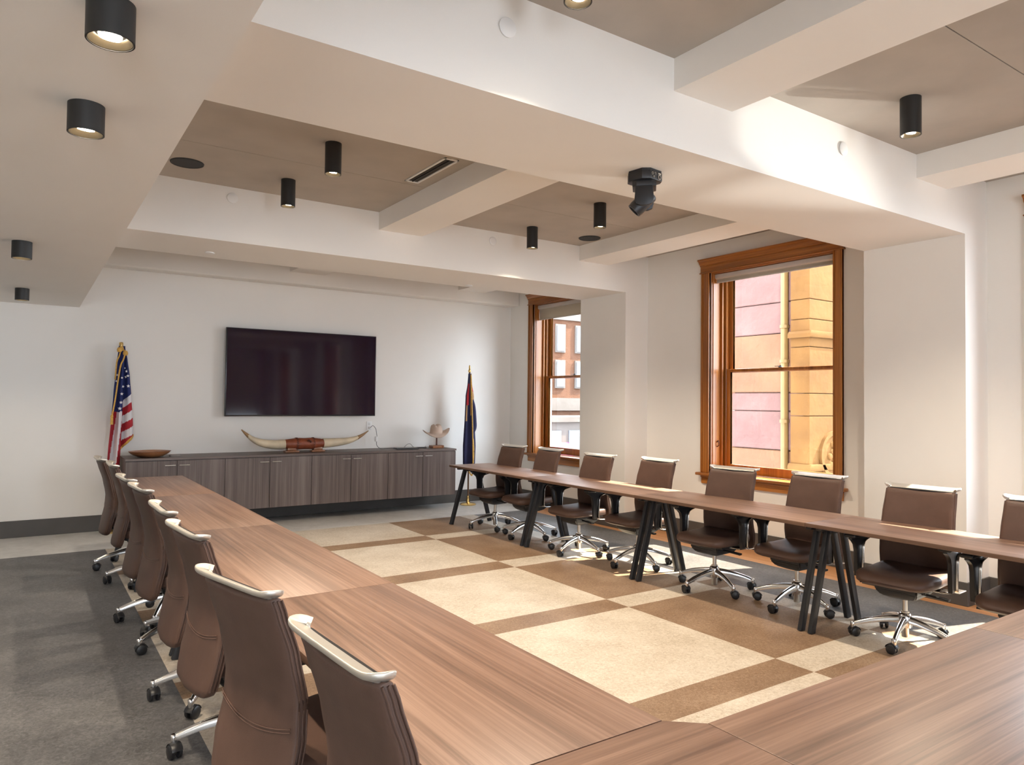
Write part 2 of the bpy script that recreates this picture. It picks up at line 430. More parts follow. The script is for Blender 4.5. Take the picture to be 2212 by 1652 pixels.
def build_ceiling():
    # taupe slab per bay, split by a shadow gap along the room
    bm = NB()
    for a, b, g in ((C2[1], YW, None), (C1[1], C2[0], 5.47), (C0[1], C1[0], 1.648), (YF, C0[0], None)):
        if g:
            box(bm, XS-0.1, XW, a, g-0.003, ZT, ZT+0.05); box(bm, XS-0.1, XW, g+0.003, b, ZT, ZT+0.05)
            box(bm, XS-0.1, XW, g-0.003, g+0.003, ZT+0.012, ZT+0.05, mi=1)
        else: box(bm, XS-0.1, XW, a, b, ZT, ZT+0.05)
    struct('ceiling', bm, [taupe, dark_gap], 'taupe recessed ceiling panels between the beams', 'ceiling', smooth=0)
    bm = NB(); box(bm, XL-0.2, XW+0.35, YF-0.35, YW+0.2, ZT+0.2, ZT+0.35)
    struct('ceiling', bm, paint, 'structural slab above the recessed ceiling panels', 'ceiling')
    bm = NB(); box(bm, XL, XS, YF, YW, ZS, ZT+0.2)
    struct('ceiling_soffit', bm, paint, 'low off white ceiling soffit on the left with short black downlights', 'soffit')
    for (a, b), lab in ((C1, 'deep off white ceiling beam nearest the camera with the black camera under it'),
                        (C2, 'off white ceiling beam nearer the television wall'), (C0, 'off white ceiling beam behind the camera')):
        bm = NB(); box(bm, XS, XW, a, b, ZB, ZT+0.2)
        struct('ceiling_beam', bm, paint, lab, 'beam')
    for (x0, x1), nx in ((K, 'middle'), (M, 'window side')):
        for a, b, ny in ((C2[1], 9.30, 'bay beside the television wall'), (C1[1], C2[0], 'bay between the two deep beams'), (C0[1], C1[0], 'bay above the camera'), (YF, C0[0], 'bay behind the camera')):
            bm = NB(); box(bm, x0, x1, a, b, ZC, ZT+0.2)
            struct('ceiling_crossbeam', bm, paint, 'off white shallow %s crossbeam in the %s' % (nx, ny), 'beam')
    bm = NB(); box(bm, XS, XW, 9.28, YW, 3.043, ZT+0.2, 0.02, 3)
    struct('ceiling_soffit', bm, paint, 'narrow off white ceiling soffit along the top of the television wall', 'soffit')
    for (a, b), lab in ((C1, 'off white column between the large window and the near wall recess'), (C2, 'off white column between the two windows'), (C0, 'off white column behind the camera')):
        bm = NB(); box(bm, XC, XW, a, b, 0, ZB)
        struct('column', bm, paint, lab, 'column')
build_ceiling()

def build_baseboards():
    t, h = 0.015, 0.182
    def bb(name, boxes, lab):
        bm = NB()
        for q in boxes: box(bm, *q, 0, h, 0.003, 1)
        struct(name, bm, base_mat, lab, 'baseboard')
    bb('baseboard_back', [(XL, XW, YW-t, YW)], 'dark baseboard along the television wall')
    bb('baseboard_left', [(XL, XL+t, YF, YW)], 'dark baseboard along the left wall')
    q = []; y = YF
    for a, b in (C0, C1, C2):
        q.append((XW-t, XW, y, a)); y = b
        q += [(XC-t, XC, a-t, b+t), (XC, XW, a-t, a), (XC, XW, b, b+t)]
    q.append((XW-t, XW, y, YW-t))
    bb('baseboard_right', q, 'dark baseboard along the window wall and round the columns')
build_baseboards()

# ------------------------------------------------------------------ windows
SHL = {1: 'small window beside the television wall', 2: 'large window', 3: 'window beyond the right edge', 4: 'added side window behind the camera'}
def build_window(n, a, b, lab, detail=True):
    """casing outer faces a..b along y on the wall plane XW"""
    root = thing('window_%d' % n, lab, 'window', (XW, (a+b)/2, 0.72), kind='structure')
    inv = Matrix.Translation(-Vector(root.location))
    def P(name, bm, m, parent=root, smooth=30):
        bmesh.ops.transform(bm, matrix=inv, verts=bm.verts)
        return obj(name, bm, m, parent, smooth)
    i0, i1 = a+0.095, b-0.115
    zs, zh = 0.76, 3.03
    # side casings: stepped, moulded
    for y0, y1, s in ((a, i0, -1), (i1, b, 1)):
        bm = NB()
        box(bm, XW-0.028, XW, y0, y1, zs, zh, 0.003, 1)
        w = y1-y0
        yo = y0 if s < 0 else y1-0.022
        box(bm, XW-0.040, XW, yo, yo+0.022, zs, zh, 0.006, 2)
        yi = y1-0.018 if s < 0 else y0
        box(bm, XW-0.036, XW, yi, yi+0.018, zs, zh, 0.006, 2)
        P('casing', bm, oakz)
    bm = NB()                                    # head casing with crown
    prof = [(0, zh), (-0.035, zh), (-0.035, zh+0.012), (-0.03, zh+0.016), (-0.03, zh+0.075), (-0.042, zh+0.083), (-0.042, zh+0.093),
            (-0.055, zh+0.105), (-0.062, zh+0.125), (-0.085, zh+0.140), (-0.085, zh+0.155), (0, zh+0.155)]
    prism(bm, [(XW+x, z) for x, z in prof], a-0.012, b+0.012, 'xz')
    box(bm, XW-0.045, XW, a-0.02, b+0.02, zh-0.004, zh+0.006, 0.002, 1)
    P('head_casing', bm, oaky)
    bm = NB()                                    # stool and apron
    box(bm, XW-0.07, XW+0.20, i0+0.002, i1-0.002, 0.728, zs-0.0005, 0.006, 2)
    box(bm, XW-0.075, XW, a-0.045, b+0.045, 0.728, zs, 0.008, 2)
    P('sill', bm, oaky)
    bm = NB()
    box(bm, XW-0.022, XW, a, b, 0.635, 0.728, 0.004, 1); box(bm, XW-0.034, XW, a, b, 0.705, 0.728, 0.006, 2)
    P('apron', bm, oaky)
    bm = NB()                                    # reveal lining and stops
    xr = XW+0.19
    box(bm, XW+0.001, XW+0.30, i1-0.010, i1-0.0005, zs, zh-0.002); box(bm, XW+0.001, XW+0.30, i0+0.0005, i0+0.010, zs, zh-0.002)
    box(bm, XW+0.02, XW+0.035, i1-0.020, i1-0.001, zs, zh-0.012, 0.004, 1); box(bm, XW+0.02, XW+0.035, i0+0.001, i0+0.020, zs, zh-0.012, 0.004, 1)
    box(bm, xr-0.04, xr-0.012, i1-0.04, i1-0.001, zs, zh-0.013, 0.006, 2); box(bm, xr-0.04, xr-0.012, i0+0.001, i0+0.04, zs, zh-0.01, 0.006, 2)
    P('jamb', bm, oakz)
    bm = NB(); box(bm, XW+0.001, XW+0.30, i0+0.011, i1-0.011, zh-0.012, zh-0.0005); P('head_jamb', bm, oaky)
    g0, g1 = i0+0.05, i1-0.065                   # sash outer
    zm = 1.915
    def sash(x0, x1, z0, z1, bot, top, st, name):
        bm = NB()
        box(bm, x0, x1, g0, g0+st, z0, z1, 0.005, 2); box(bm, x0, x1, g1-st, g1, z0, z1, 0.005, 2)
        box(bm, x0, x1, g0+st, g1-st, z0, z0+bot, 0.005, 2); box(bm, x0, x1, g0+st, g1-st, z1-top, z1, 0.005, 2)
        s = P(name, bm, oakz)
        bm = NB(); xm = (x0+x1)/2
        box(bm, xm-0.002, xm+0.002, g0+st-0.01, g1-st+0.01, z0+bot-0.01, z1-top+0.01)
        P('pane', bm, pane_m, s, 0)
        return s
    s1 = sash(xr, xr+0.04, zs, zm+0.02, 0.10, 0.035, 0.055, 'lower_sash')
    sash(xr+0.045, xr+0.085, zm-0.02, zh-0.01, 0.035, 0.06, 0.055, 'upper_sash')
    bm = NB()                                    # vinyl sash tracks
    box(bm, xr, xr+0.09, g1, i1-0.011, zs, zh-0.013, 0.004, 1); box(bm, xr, xr+0.09, i0+0.011, g0, zs, zh-0.013, 0.004, 1)
    P('sash_track', bm, oakz)
    bm = NB()                                    # latch on the meeting rail
    ym = (g0+g1)/2
    lathe(bm, [(0, 0), (0.022, 0), (0.022, 0.008), (0.012, 0.014), (0.012, 0.022), (0, 0.024)], 14, Matrix.Translation((xr+0.02, ym, zm+0.02)))
    bar(bm, (xr+0.02, ym, zm+0.036), (xr-0.01, ym+0.05, zm+0.034), 0.012, 0.006)
    P('sash_latch', bm, black_metal)
    # roller shade: hangs in the head of the opening
    r = thing('roller_shade', 'beige roller shade rolled up at the top of the %s' % SHL[n], 'window shade', (XW+0.10, (a+b)/2, 2.92), group='roller shades in the window heads')
    rinv = Matrix.Translation(-Vector(r.location))
    def Q(name, bm, m):
        bmesh.ops.transform(bm, matrix=rinv, verts=bm.verts); return obj(name, bm, m, r, 40)
    bm = NB()
    prism(bm, [(XW+0.055, 3.012), (XW+0.055, 2.972), (XW+0.07, 2.958), (XW+0.14, 2.958), (XW+0.145, 3.012)], i0+0.005, i1-0.005, 'xz', 0.004)
    Q('cassette', bm, alu_shade)
    zd = 2.80 if n == 1 else 2.925
    bm = NB(); box(bm, XW+0.085, XW+0.088, i0+0.015, i1-0.015, zd, 2.962); Q('fabric', bm, shade_m)
    bm = NB(); box(bm, XW+0.078, XW+0.094, i0+0.012, i1-0.012, zd-0.010, zd+0.004, 0.004, 2); Q('bottom_rail', bm, alu_shade)
    if n == 2:
        bm = NB()                                # cord cleat on the far reveal
        tube(bm, spline([(XW+0.10, i1-0.004, 1.10), (XW+0.10, i1-0.03, 1.12), (XW+0.10, i1-0.035, 1.07), (XW+0.10, i1-0.004, 1.05)], 6), 0.006, 8)
        box(bm, XW+0.085, XW+0.115, i1-0.006, i1-0.001, 1.02, 1.14, 0.002, 1)
        P('sash_lift', bm, lace_m)
build_window(1, *WINS[0], 'tall oak framed sash window beside the television wall showing a far brick building')
build_window(2, *WINS[1], 'large oak framed sash window right of centre showing red sandstone')
build_window(3, *WINS[2], 'oak framed sash window beyond the right edge of the picture')
build_window(4, *WINS[3], 'oak framed sash window added behind the camera for fill daylight')  # unseen window added to let more fill daylight into the room
def build_end_window():
    t = thing('window_5', 'oak framed end window behind the camera', 'window', (5.55, YF, 0.72), kind='structure')
    def P(name, bm, m, par=t):
        bmesh.ops.translate(bm, verts=bm.verts, vec=(-5.55, -YF, -0.72)); return obj(name, bm, m, par, 30)
    bm = NB()
    for a, b in ((4.88, 5.0), (6.1, 6.22)): box(bm, a, b, YF, YF+0.03, 0.3, 2.95, 0.004, 1)
    P('casing', bm, oakz)
    bm = NB(); box(bm, 4.86, 6.24, YF, YF+0.04, 2.95, 3.10, 0.005, 1); P('head_casing', bm, oakz)
    bm = NB(); box(bm, 5.0, 6.1, YF-0.16, YF-0.12, 0.3, 0.4); box(bm, 5.0, 6.1, YF-0.16, YF-0.12, 1.6, 1.66); box(bm, 5.0, 5.06, YF-0.16, YF-0.12, 0.3, 2.95); box(bm, 6.04, 6.1, YF-0.16, YF-0.12, 0.3, 2.95); f = P('sash', bm, oakz)
    bm = NB(); box(bm, 5.05, 6.05, YF-0.142, YF-0.138, 0.38, 2.94); P('pane', bm, pane_m, f)
    bm = NB(); box(bm, 5.02, 6.08, YF-0.08, YF-0.075, 0.95, 2.94)
    tag(obj('roller_shade', bm, shade_m), 'beige roller shade drawn down over the end window behind the camera', 'window shade')
build_end_window()

# ------------------------------------------------------------------ outside
def build_outside():
    XB, XP, YP = 10.0, 9.65, 6.34
    g = thing('sandstone_building', 'red sandstone building corner standing outside the large window', 'building', (XB, 7, -5))
    inv = Matrix.Translation(-Vector(g.location))
    def P(name, bm, m, parent=g):
        bmesh.ops.transform(bm, matrix=inv, verts=bm.verts); return obj(name, bm, m, parent, 30)
    rnd = random.Random(3)
    bm = NB(); box(bm, XB+0.06, XB+6, 6.5, 8.02, -5, 9); P('mortar_wall', bm, mortar)
    bm = NB(); z = -5
    hs = [0.55, 0.42, 0.75, 0.62, 0.30, 0.95, 0.5]
    i = 0
    while z < 8.5:
        h = hs[i % 7]; i += 1
        box(bm, XB-rnd.random()*0.02, XB+0.3, 6.62, 8.05, z+0.006, z+h-0.006, 0.012, 1, mi=1 if i % 3 == 1 else 0); z += h
    P('rough_blocks', bm, [red_stone, ochre_stone])
    bm = NB(); z = -5; i = 1
    hs = [0.42, 0.30, 0.85, 0.34, 0.70]
    while z < 8.5:
        h = hs[i % 5]; i += 1
        box(bm, XP, XP+5, YP, YP+0.32+0.0*rnd.random(), z+0.004, z+h-0.004, 0.008, 1); z += h
    P('pier', bm, red_stone_b)
    bm = NB()
    for z in (2.55, 0.55): prism(bm, [(XP-0.05, z), (XP-0.05, z+0.06), (XP-0.02, z+0.10), (XP+4, z+0.10), (XP+4, z)], YP-0.05, YP+0.34, 'xz', 0.01)
    P('string_course', bm, red_stone_b)
    bm = NB(); tube(bm, [(XB-0.05, 6.97, -5), (XB-0.05, 6.97, 2.75), (XB-0.05, 6.97, 8)], 0.06, 12)
    for z in (0.2, 1.25, 2.2, 2.75): tube(bm, [(XB-0.05, 6.97, z), (XB-0.05, 6.97, z+0.05)], 0.075, 12)
    P('downpipe', bm, pipe_m)
    bm = NB()                                     # carved roundel on the sunlit face
    mt = Matrix.Translation((10.25, YP, 0.78)) @ Matrix.Rotation(R(90), 4, 'X')
    lathe(bm, [(0.36, 0), (0.36, 0.05), (0.30, 0.05), (0.28, 0.02), (0, 0.02)], 40, mt)
    for k in range(9):
        a = k*2.4; r = 0.05+0.018*k
        lathe(bm, [(0.06, 0.015), (0.045, 0.05), (0, 0.06)], 10, mt @ Matrix.Translation((r*cos(a), r*sin(a), 0)))
    P('carved_roundel', bm, red_stone_b)
    # far street buildings seen through the small window
    f = thing('brick_building', 'orange brick office block with pale window strips seen through the far window', 'building', (14, 19, -5))
    finv = Matrix.Translation(-Vector(f.location))
    def F(name, bm, m, parent=f):
        bmesh.ops.transform(bm, matrix=finv, verts=bm.verts); return obj(name, bm, m, parent, 30)
    bm = NB(); box(bm, 12.6, 30, 19, 26, -5, 7); F('wall', bm, brick_m)
    bm = NB()
    for z in (-1.6, 1.25, 4.3): box(bm, 12.55, 30, 18.93, 19, z, z+0.42)
    F('band_course', bm, pale_stone)
    for z in (2.0, 3.2, 5.0, -0.9):
        for k in range(9):
            x = 12.9+k*0.85
            bm = NB(); box(bm, x, x+0.42, 18.95, 19.0, z, z+0.95, 0.0)
            w = F('window', bm, pale_stone)
            bm = NB(); box(bm, x+0.05, x+0.37, 18.93, 18.96, z+0.05, z+0.9); F('pane', bm, far_glass, w)
    w = thing('shop_front', 'pale shop front with a magenta awning seen low through the far window', 'building', (13, 16.5, -5))
    winv = Matrix.Translation(-Vector(w.location))
    def G(name, bm, m):
        bmesh.ops.transform(bm, matrix=winv, verts=bm.verts); return obj(name, bm, m, w, 30)
    bm = NB(); box(bm, 11.2, 17, 16.6, 18.5, -5, 0.95); box(bm, 11.1, 17, 16.5, 18.5, 0.95, 1.1); G('wall', bm, pale_stone)
    bm = NB()
    for k in range(6): box(bm, 11.5+k*0.9, 12.1+k*0.9, 16.57, 16.62, -2.4, -0.9); box(bm, 11.5+k*0.9, 12.1+k*0.9, 16.57, 16.62, -0.3, 0.7)
    G('window_band', bm, far_glass)
    bm = NB(); prism(bm, [(16.6, 0.35), (16.6, 0.2), (16.0, -0.35), (16.0, -0.5), (16.03, -0.5)], 12.55, 13.3, 'yz'); G('awning', bm, awning_m)
    bm = NB(); box(bm, 6.9, 60, -40, 60, -5.3, -5)
    tag(obj('street', bm, asphalt, None, 0), 'grey street pavement far below the windows', 'street', None, 'structure')
build_outside()
# ------------------------------------------------------------------ tables
def table_top(name, x0, x1, y0, y1, m, parent, poly=None):
    bm = NB()
    poly = poly or [(x0, y0), (x1, y0), (x1, y1), (x0, y1)]
    c = sum((Vector(p) for p in poly), Vector((0, 0)))/len(poly)
    prism(bm, poly, TZ-0.026, TZ, 'xy', 0.002)
    bm.normal_update()
    for f in bm.faces:
        if abs(f.normal.z) < 0.5: f.material_index = 1
    ox, oy, oz = parent.location
    bmesh.ops.translate(bm, verts=bm.verts, vec=(-ox, -oy, -oz))
    return obj(name, bm, [m, edge_wood], parent, 30)
def leg_frames(parent, axis, c, ends, half_foot=0.282, half_top=0.085):
    """splayed legs in pairs under each end; axis 'y' tables run along y and legs splay along x"""
    px, py, _ = parent.location
    for e in ends:
        bm = NB()
        def P(a, z): return (a-px, e-py, z) if axis == 'y' else (e-px, a-py, z)
        for s in (-1, 1):
            lb = NB()
            top, foot = Vector(P(c+s*half_top, TZ-0.045)), Vector(P(c+s*half_foot, 0.0))
            d = (foot-top)
            pts = [top, foot]
            side = Vector((0, 1, 0)) if axis == 'y' else Vector((1, 0, 0))
            sweep(lb, pts, lambda i: rrect(0.052, 0.030, 0.004, 2), side)
            # foot cut level with the floor
            for v in lb.verts:
                if v.co.z < 0: v.co.z = 0
            obj('leg', lb, black_metal, parent, 40)
        if axis == 'y': box(bm, c-0.20-px, c+0.20-px, e-0.022-py, e+0.022-py, TZ-0.062, TZ-0.026, 0.004, 1)
        else: box(bm, e-0.022-px, e+0.022-px, c-0.20-py, c+0.20-py, TZ-0.062, TZ-0.026, 0.004, 1)
        box(bm, *( (c-0.10-px, c+0.10-px, e-0.03-py, e+0.03-py) if axis == 'y' else (e-0.03-px, e+0.03-px, c-0.10-py, c+0.10-py) ), TZ-0.085, TZ-0.055, 0.004, 1)
        obj('leg_bracket', bm, black_metal, parent, 40)
LX, RX = (0.742, 1.354), (4.400, 5.000)
seamsL = [1.302, 2.917, 4.671, 6.432, 8.055]
seamsR = [1.302, 2.925, 4.575, 6.250, 7.868]
ordn = ['nearest the camera', 'second from the camera', 'third from the camera', 'farthest from the camera']
def build_tables():
    for side, (x0, x1), ss in (('left', LX, seamsL), ('right', RX, seamsR)):
        for i in range(4):
            a, b = ss[i]+0.0012, ss[i+1]-0.0012
            lab = 'walnut table with splayed black legs in the %s row, %s' % ('left' if side == 'left' else 'window', ordn[i])
            t = thing('conference_table', lab, 'table', ((x0+x1)/2, (a+b)/2, 0), group='conference tables set in a U')
            table_top('tabletop', x0, x1, a, b, wood_y, t)
            leg_frames(t, 'y', (x0+x1)/2, (a+0.037, b-0.037))
            bm = NB(); w = (b-a)/2-0.08
            box(bm, -0.02, 0.02, -w, w, TZ-0.055, TZ-0.027, 0.004, 1)
            obj('underframe', bm, black_metal, t, 40)
    y0, y1 = 0.618, 1.228
    for x0, x1, lab in ((1.440, 2.878, 'walnut table across the near end, just right of the corner table'),
                        (2.881, 4.314, 'walnut topped table across the near end, at the right edge of the picture')):
        t = thing('conference_table', lab, 'table', ((x0+x1)/2, (y0+y1)/2, 0), group='conference tables set in a U')
        table_top('tabletop', x0, x1, y0, y1, wood_x, t)
        leg_frames(t, 'x', (y0+y1)/2, (x0+0.045, x1-0.045))
    for poly, lab, cx in (([(LX[0], y0), (1.4385, y0), (1.4385, y1), (LX[1], 1.300), (LX[0], 1.300)], 'walnut topped corner table with a clipped inner corner at the near left', 1.09),
                          ([(RX[1], y0), (4.3155, y0), (4.3155, y1), (RX[0], 1.300), (RX[1], 1.300)], 'walnut topped corner table with a clipped inner corner beyond the right edge', 4.66)):
        t = thing('corner_table', lab, 'table', (cx, 0.96, 0), group='conference tables set in a U')
        table_top('tabletop', 0, 0, 0, 0, wood_x, t, poly)
        leg_frames(t, 'x', 0.96, (cx-0.22, cx+0.22))
build_tables()

# ------------------------------------------------------------------ office chair (faces local +x)
def make_chair():
    t = thing('office_chair', 'brown leather office chair', 'chair', (0, 0, 0), group=None)
    # seat
    bm = NB(); rings = []
    for k in range(15):
        u = k/14; x = lerp(-0.205, 0.265, u)
        hw = 0.237*(1-0.20*abs(2*u-0.95)**6)
        zt = 0.482-0.010*sin(pi*u)-(0.034*max(0, (u-0.72)/0.28)**2)+0.012*max(0, (0.15-u)/0.15)
        zb = 0.386+0.010*max(0, (u-0.8)/0.2)**2
        if k in (0, 14): zt -= 0.016; zb += 0.014; hw -= 0.014
        h = zt-zb; ring = []
        for j in range(24):
            a = 2*pi*j/24; c, s = cos(a), sin(a)
            e = 0.38
            yy = hw*math.copysign(abs(c)**e, c); zz = h/2*math.copysign(abs(s)**0.55, s)
            dip = -0.010*(1-(yy/hw)**2) if s > 0 else 0
            # front edge bows forward in the middle
            xb = x+0.030*(1-(yy/0.237)**2)*u
            ring.append((xb, yy, (zt+zb)/2+zz+dip))
        rings.append(ring)
    loft(bm, rings); obj('seat', bm, leather, t, 60)
    bm = NB(); box(bm, -0.17, 0.18, -0.19, 0.19, 0.374, 0.395, 0.008, 2); obj('seat_pan', bm, black, t, 40)
    # backrest
    bx = [(0.30, -0.268), (0.42, -0.242), (0.55, -0.214), (0.66, -0.208), (0.80, -0.236), (0.93, -0.278), (0.985, -0.298)]
    bw = [(0.325, 0.170), (0.343, 0.202), (0.37, 0.222), (0.45, 0.236), (0.62, 0.228), (0.80, 0.222), (0.975, 0.216)]
    zs = [0.325, 0.330, 0.343, 0.368, 0.40, 0.45, 0.50, 0.55, 0.60, 0.65, 0.70, 0.75, 0.80, 0.85, 0.90, 0.935, 0.957, 0.968, 0.972]
    bm = NB(); rings = []
    for i, z in enumerate(zs):
        x = interp(bx, z); hw = interp(bw, z); th = 0.028
        if i == 0: th = 0.010; hw -= 0.012
        if i == 1: th = 0.020; hw -= 0.004
        if i == len(zs)-2: th = 0.022
        if i == len(zs)-1: th = 0.012
        ring = []
        for j in range(28):
            a = 2*pi*j/28; c, s = cos(a), sin(a)
            yy = hw*math.copysign(abs(c)**0.30, c); tt = th*math.copysign(abs(s)**0.42, s)
            bow = 0.022*(yy/hw)**2                     # edges wrap forward
            ring.append((x+tt+bow, yy, z))
        rings.append(ring)
    loft(bm, rings); back = obj('backrest', bm, leather, t, 60)
    for s in (-1, 1):                                # welting down both sides
        bm = NB()
        for off in (-0.013, 0.0, 0.013):
            pts = [(interp(bx, z)+0.022+off, s*(interp(bw, z)+0.0005), z) for z in [0.365+0.0300*q for q in range(21)]]
            tube(bm, pts, 0.0036, 6)
        obj('piping', bm, leather, back, 60)
    bm = NB()                                        # stitched seam across the back
    for dz in (0, 0.010):
        pts = []
        for q in range(17):
            y = lerp(-0.215, 0.215, q/16); z = 0.545+dz+0.030*(y/0.215)**2
            pts.append((interp(bx, z)-0.0275+0.022*(y/0.23)**2, y, z))
        tube(bm, pts, 0.0017, 6)
    obj('seam', bm, thread, back, 60)
    # aluminium rail along the top
    bm = NB()
    path = spline([(-0.262, -0.211, 0.982), (-0.274, -0.217, 0.986), (-0.290, -0.214, 0.986), (-0.297, -0.190, 0.981), (-0.299, -0.10, 0.980), (-0.299, 0, 0.980),
                   (-0.299, 0.10, 0.980), (-0.297, 0.190, 0.981), (-0.290, 0.214, 0.986), (-0.274, 0.217, 0.986), (-0.262, 0.211, 0.982)], 6)
    n = len(path)
    def sec(i):
        e = min(i, n-1-i)/(n-1)
        w = 0.028+0.026*min(1, max(0, e-0.06)/0.14)
        th = 0.017
        return [(a, b-0.45*a) for a, b in rrect(w, th, 0.006, 3)]
    sweep(bm, path, sec); obj('top_rail', bm, satin, t, 60)
    bm = NB()
    box(bm, -0.292, -0.262, -0.20, 0.20, 0.962, 0.976, 0.004, 1); obj('rail_clip', bm, black, t, 40)
    # arms
    for s in (-1, 1):
        y = s*0.288
        bm = NB()
        poly = [(0.020, 0.385), (0.064, 0.385), (0.068, 0.45), (0.068, 0.56), (0.082, 0.600), (0.110, 0.625), (0.150, 0.640), (0.150, 0.652), (-0.095, 0.652),
                (-0.095, 0.640), (-0.030, 0.628), (0.002, 0.606), (0.014, 0.56), (0.018, 0.45)]
        prism(bm, poly, y-0.013, y+0.013, 'xz', 0.004)
        arm = obj('armrest', bm, black, t, 40)
        bm = NB(); box(bm, -0.105, 0.158, y-0.038, y+0.038, 0.650, 0.676, 0.011, 3); obj('arm_pad', bm, black, arm, 50)
        bm = NB()
        pts = spline([(-0.13, y, 0.374), (-0.03, y, 0.376), (-0.004, y, 0.382), (0.008, y, 0.41), (0.002, y, 0.55), (-0.008, y, 0.594), (-0.030, y, 0.616), (-0.11, y, 0.634)], 5)
        sweep(bm, pts, lambda i: rrect(0.058, 0.007, 0.003, 2), (1, 0, 0.4))
        obj('arm_trim', bm, alu, arm, 50)
        bm = NB()
        sweep(bm, spline([(0.0, s*0.10, 0.378), (0.0, s*0.22, 0.376), (0.01, s*0.285, 0.380)], 5), lambda i: rrect(0.10, 0.014, 0.005, 2), (0, 0, 1))
        obj('arm_bracket', bm, alu, arm, 50)
    # tilt mechanism
    bm = NB()
    loft(bm, [[(x, y, z) for x, y in q] for q, z in (
        ([(-0.05, -0.05), (0.06, -0.05), (0.06, 0.05), (-0.05, 0.05)], 0.285),
        ([(-0.12, -0.11), (0.12, -0.11), (0.12, 0.11), (-0.12, 0.11)], 0.308),
        ([(-0.17, -0.13), (0.155, -0.13), (0.155, 0.13), (-0.17, 0.13)], 0.345),
        ([(-0.18, -0.13), (0.155, -0.13), (0.155, 0.13), (-0.18, 0.13)], 0.388))])
    bmesh.ops.bevel(bm, geom=bm.edges[:], offset=0.008, segments=2, affect='EDGES', clamp_overlap=True)
    obj('tilt_mechanism', bm, black, t, 40)
    for s in (-1, 1):
        bm = NB()
        x = 0.06 if s > 0 else -0.01
        sweep(bm, [(x, s*0.09, 0.348), (x, s*0.17, 0.346), (x+0.004, s*0.20, 0.346), (x+0.004, s*0.285, 0.340)], lambda i: rrect(0.018 if i < 2 else 0.040, 0.014, 0.005, 2))
        obj('lever', bm, black, t, 40)
    bm = NB()                                        # spine joining back and mechanism
    sweep(bm, spline([(-0.13, 0, 0.36), (-0.19, 0, 0.37), (-0.225, 0, 0.42), (-0.228, 0, 0.50)], 5), lambda i: rrect(0.09, 0.022, 0.008, 2), (0, 0, 1))
    obj('back_bracket', bm, black, t, 40)
    bm = NB(); lathe(bm, [(0, 0.035), (0.022, 0.035), (0.024, 0.04), (0.024, 0.15), (0.026, 0.16), (0.026, 0.20), (0.016, 0.202), (0.016, 0.29), (0, 0.29)], 18)
    obj('gas_lift', bm, steel, t, 40)
    bm = NB(); lathe(bm, [(0.0245, 0.095), (0.040, 0.10), (0.044, 0.13), (0.042, 0.168), (0.034, 0.188), (0.0265, 0.192)], 24, close=True)
    obj('base_hub', bm, alu, t, 50)
    for k in range(5):
        a = R(36+72*k); m = Matrix.Rotation(a, 4, 'Z')
        bm = NB()
        pts = spline([(0.03, 0, 0.150), (0.10, 0, 0.143), (0.20, 0, 0.122), (0.29, 0, 0.092), (0.312, 0, 0.082)], 4)
        nn = len(pts)
        def lsec(i):
            u = i/(nn-1); w = lerp(0.042, 0.022, u); h = lerp(0.046, 0.020, u)
            return [(-w/2, -h*0.5), (w/2, -h*0.5), (w*0.5, -h*0.1), (w*0.36, h*0.32), (w*0.16, h*0.5), (-w*0.16, h*0.5), (-w*0.36, h*0.32), (-w*0.5, -h*0.1)]
        sweep(bm, pts, lsec)
        lathe(bm, [(0, 0.058), (0.013, 0.058), (0.015, 0.075), (0.015, 0.092), (0.011, 0.098), (0, 0.099)], 14, Matrix.Translation((0.310, 0, 0)))
        bmesh.ops.transform(bm, matrix=m, verts=bm.verts)
        leg = obj('leg', bm, alu, t, 45)
        bm = NB(); cm = m @ Matrix.Translation((0.310, 0, 0)) @ Matrix.Rotation(R(70+47*k), 4, 'Z') @ Matrix.Translation((0.012, 0, 0.031))
        for s in (-1, 1):
            mm = cm @ Matrix.Translation((0, s*0.0165, 0)) @ Matrix.Rotation(R(90), 4, 'X')
            lathe(bm, [(0, -0.010), (0.024, -0.010), (0.0300, -0.006), (0.0305, 0), (0.0300, 0.006), (0.024, 0.010), (0, 0.010)], 20, mm)
        box(bm, -0.022, 0.016, -0.007, 0.007, 0.004, 0.030, 0.004, 1, mtx=cm)
        pts = [(cm @ Vector((0.035*cos(R(q)), 0, 0.0335*sin(R(q))))) for q in range(15, 166, 15)]
        sweep(bm, pts, lambda i: rrect(0.046, 0.004, 0.0015, 1), (cm.to_3x3() @ Vector((0, 1, 0))).cross(Vector((0, 0, 1))) if False else (cm.to_3x3() @ Vector((0, 0, 1))))
        obj('caster', bm, black, leg, 45)
    return t
chair0 = make_chair()
first = [True]
def place_chair(x, y, rz, label, group, star_deg):
    if first[0]: c = chair0; first[0] = False
    else: c = copy_tree(chair0)
    c.location = (x, y, 0); c.rotation_euler = (0, 0, rz)
    tag(c, label, 'chair', group)
    d = R((star_deg - math.degrees(rz) - 36) % 72)          # the star base swivels freely under the seat
    for ch in c.children:
        if ch.name.split('.')[0] == 'leg': ch.rotation_euler = (0, 0, d)
    return c
LCH = [(7.39, 0.550, 1, 185), (6.75, 0.590, -1, 168), (5.56, 0.566, 3, 174), (4.93, 0.580, 4, 203), (3.985, 0.568, 1, 163), (3.28, 0.560, 5, 165), (2.285, 0.530, 13, 190), (1.565, 0.578, 3, 170)]
LLB = ['farthest from the camera, in front of striped flag', 'second from the far end', 'third from the far end', 'fourth from the far end',
       'fourth from the near end', 'third from the near end', 'second from the near end', 'nearest the camera, cut by bottom edge']
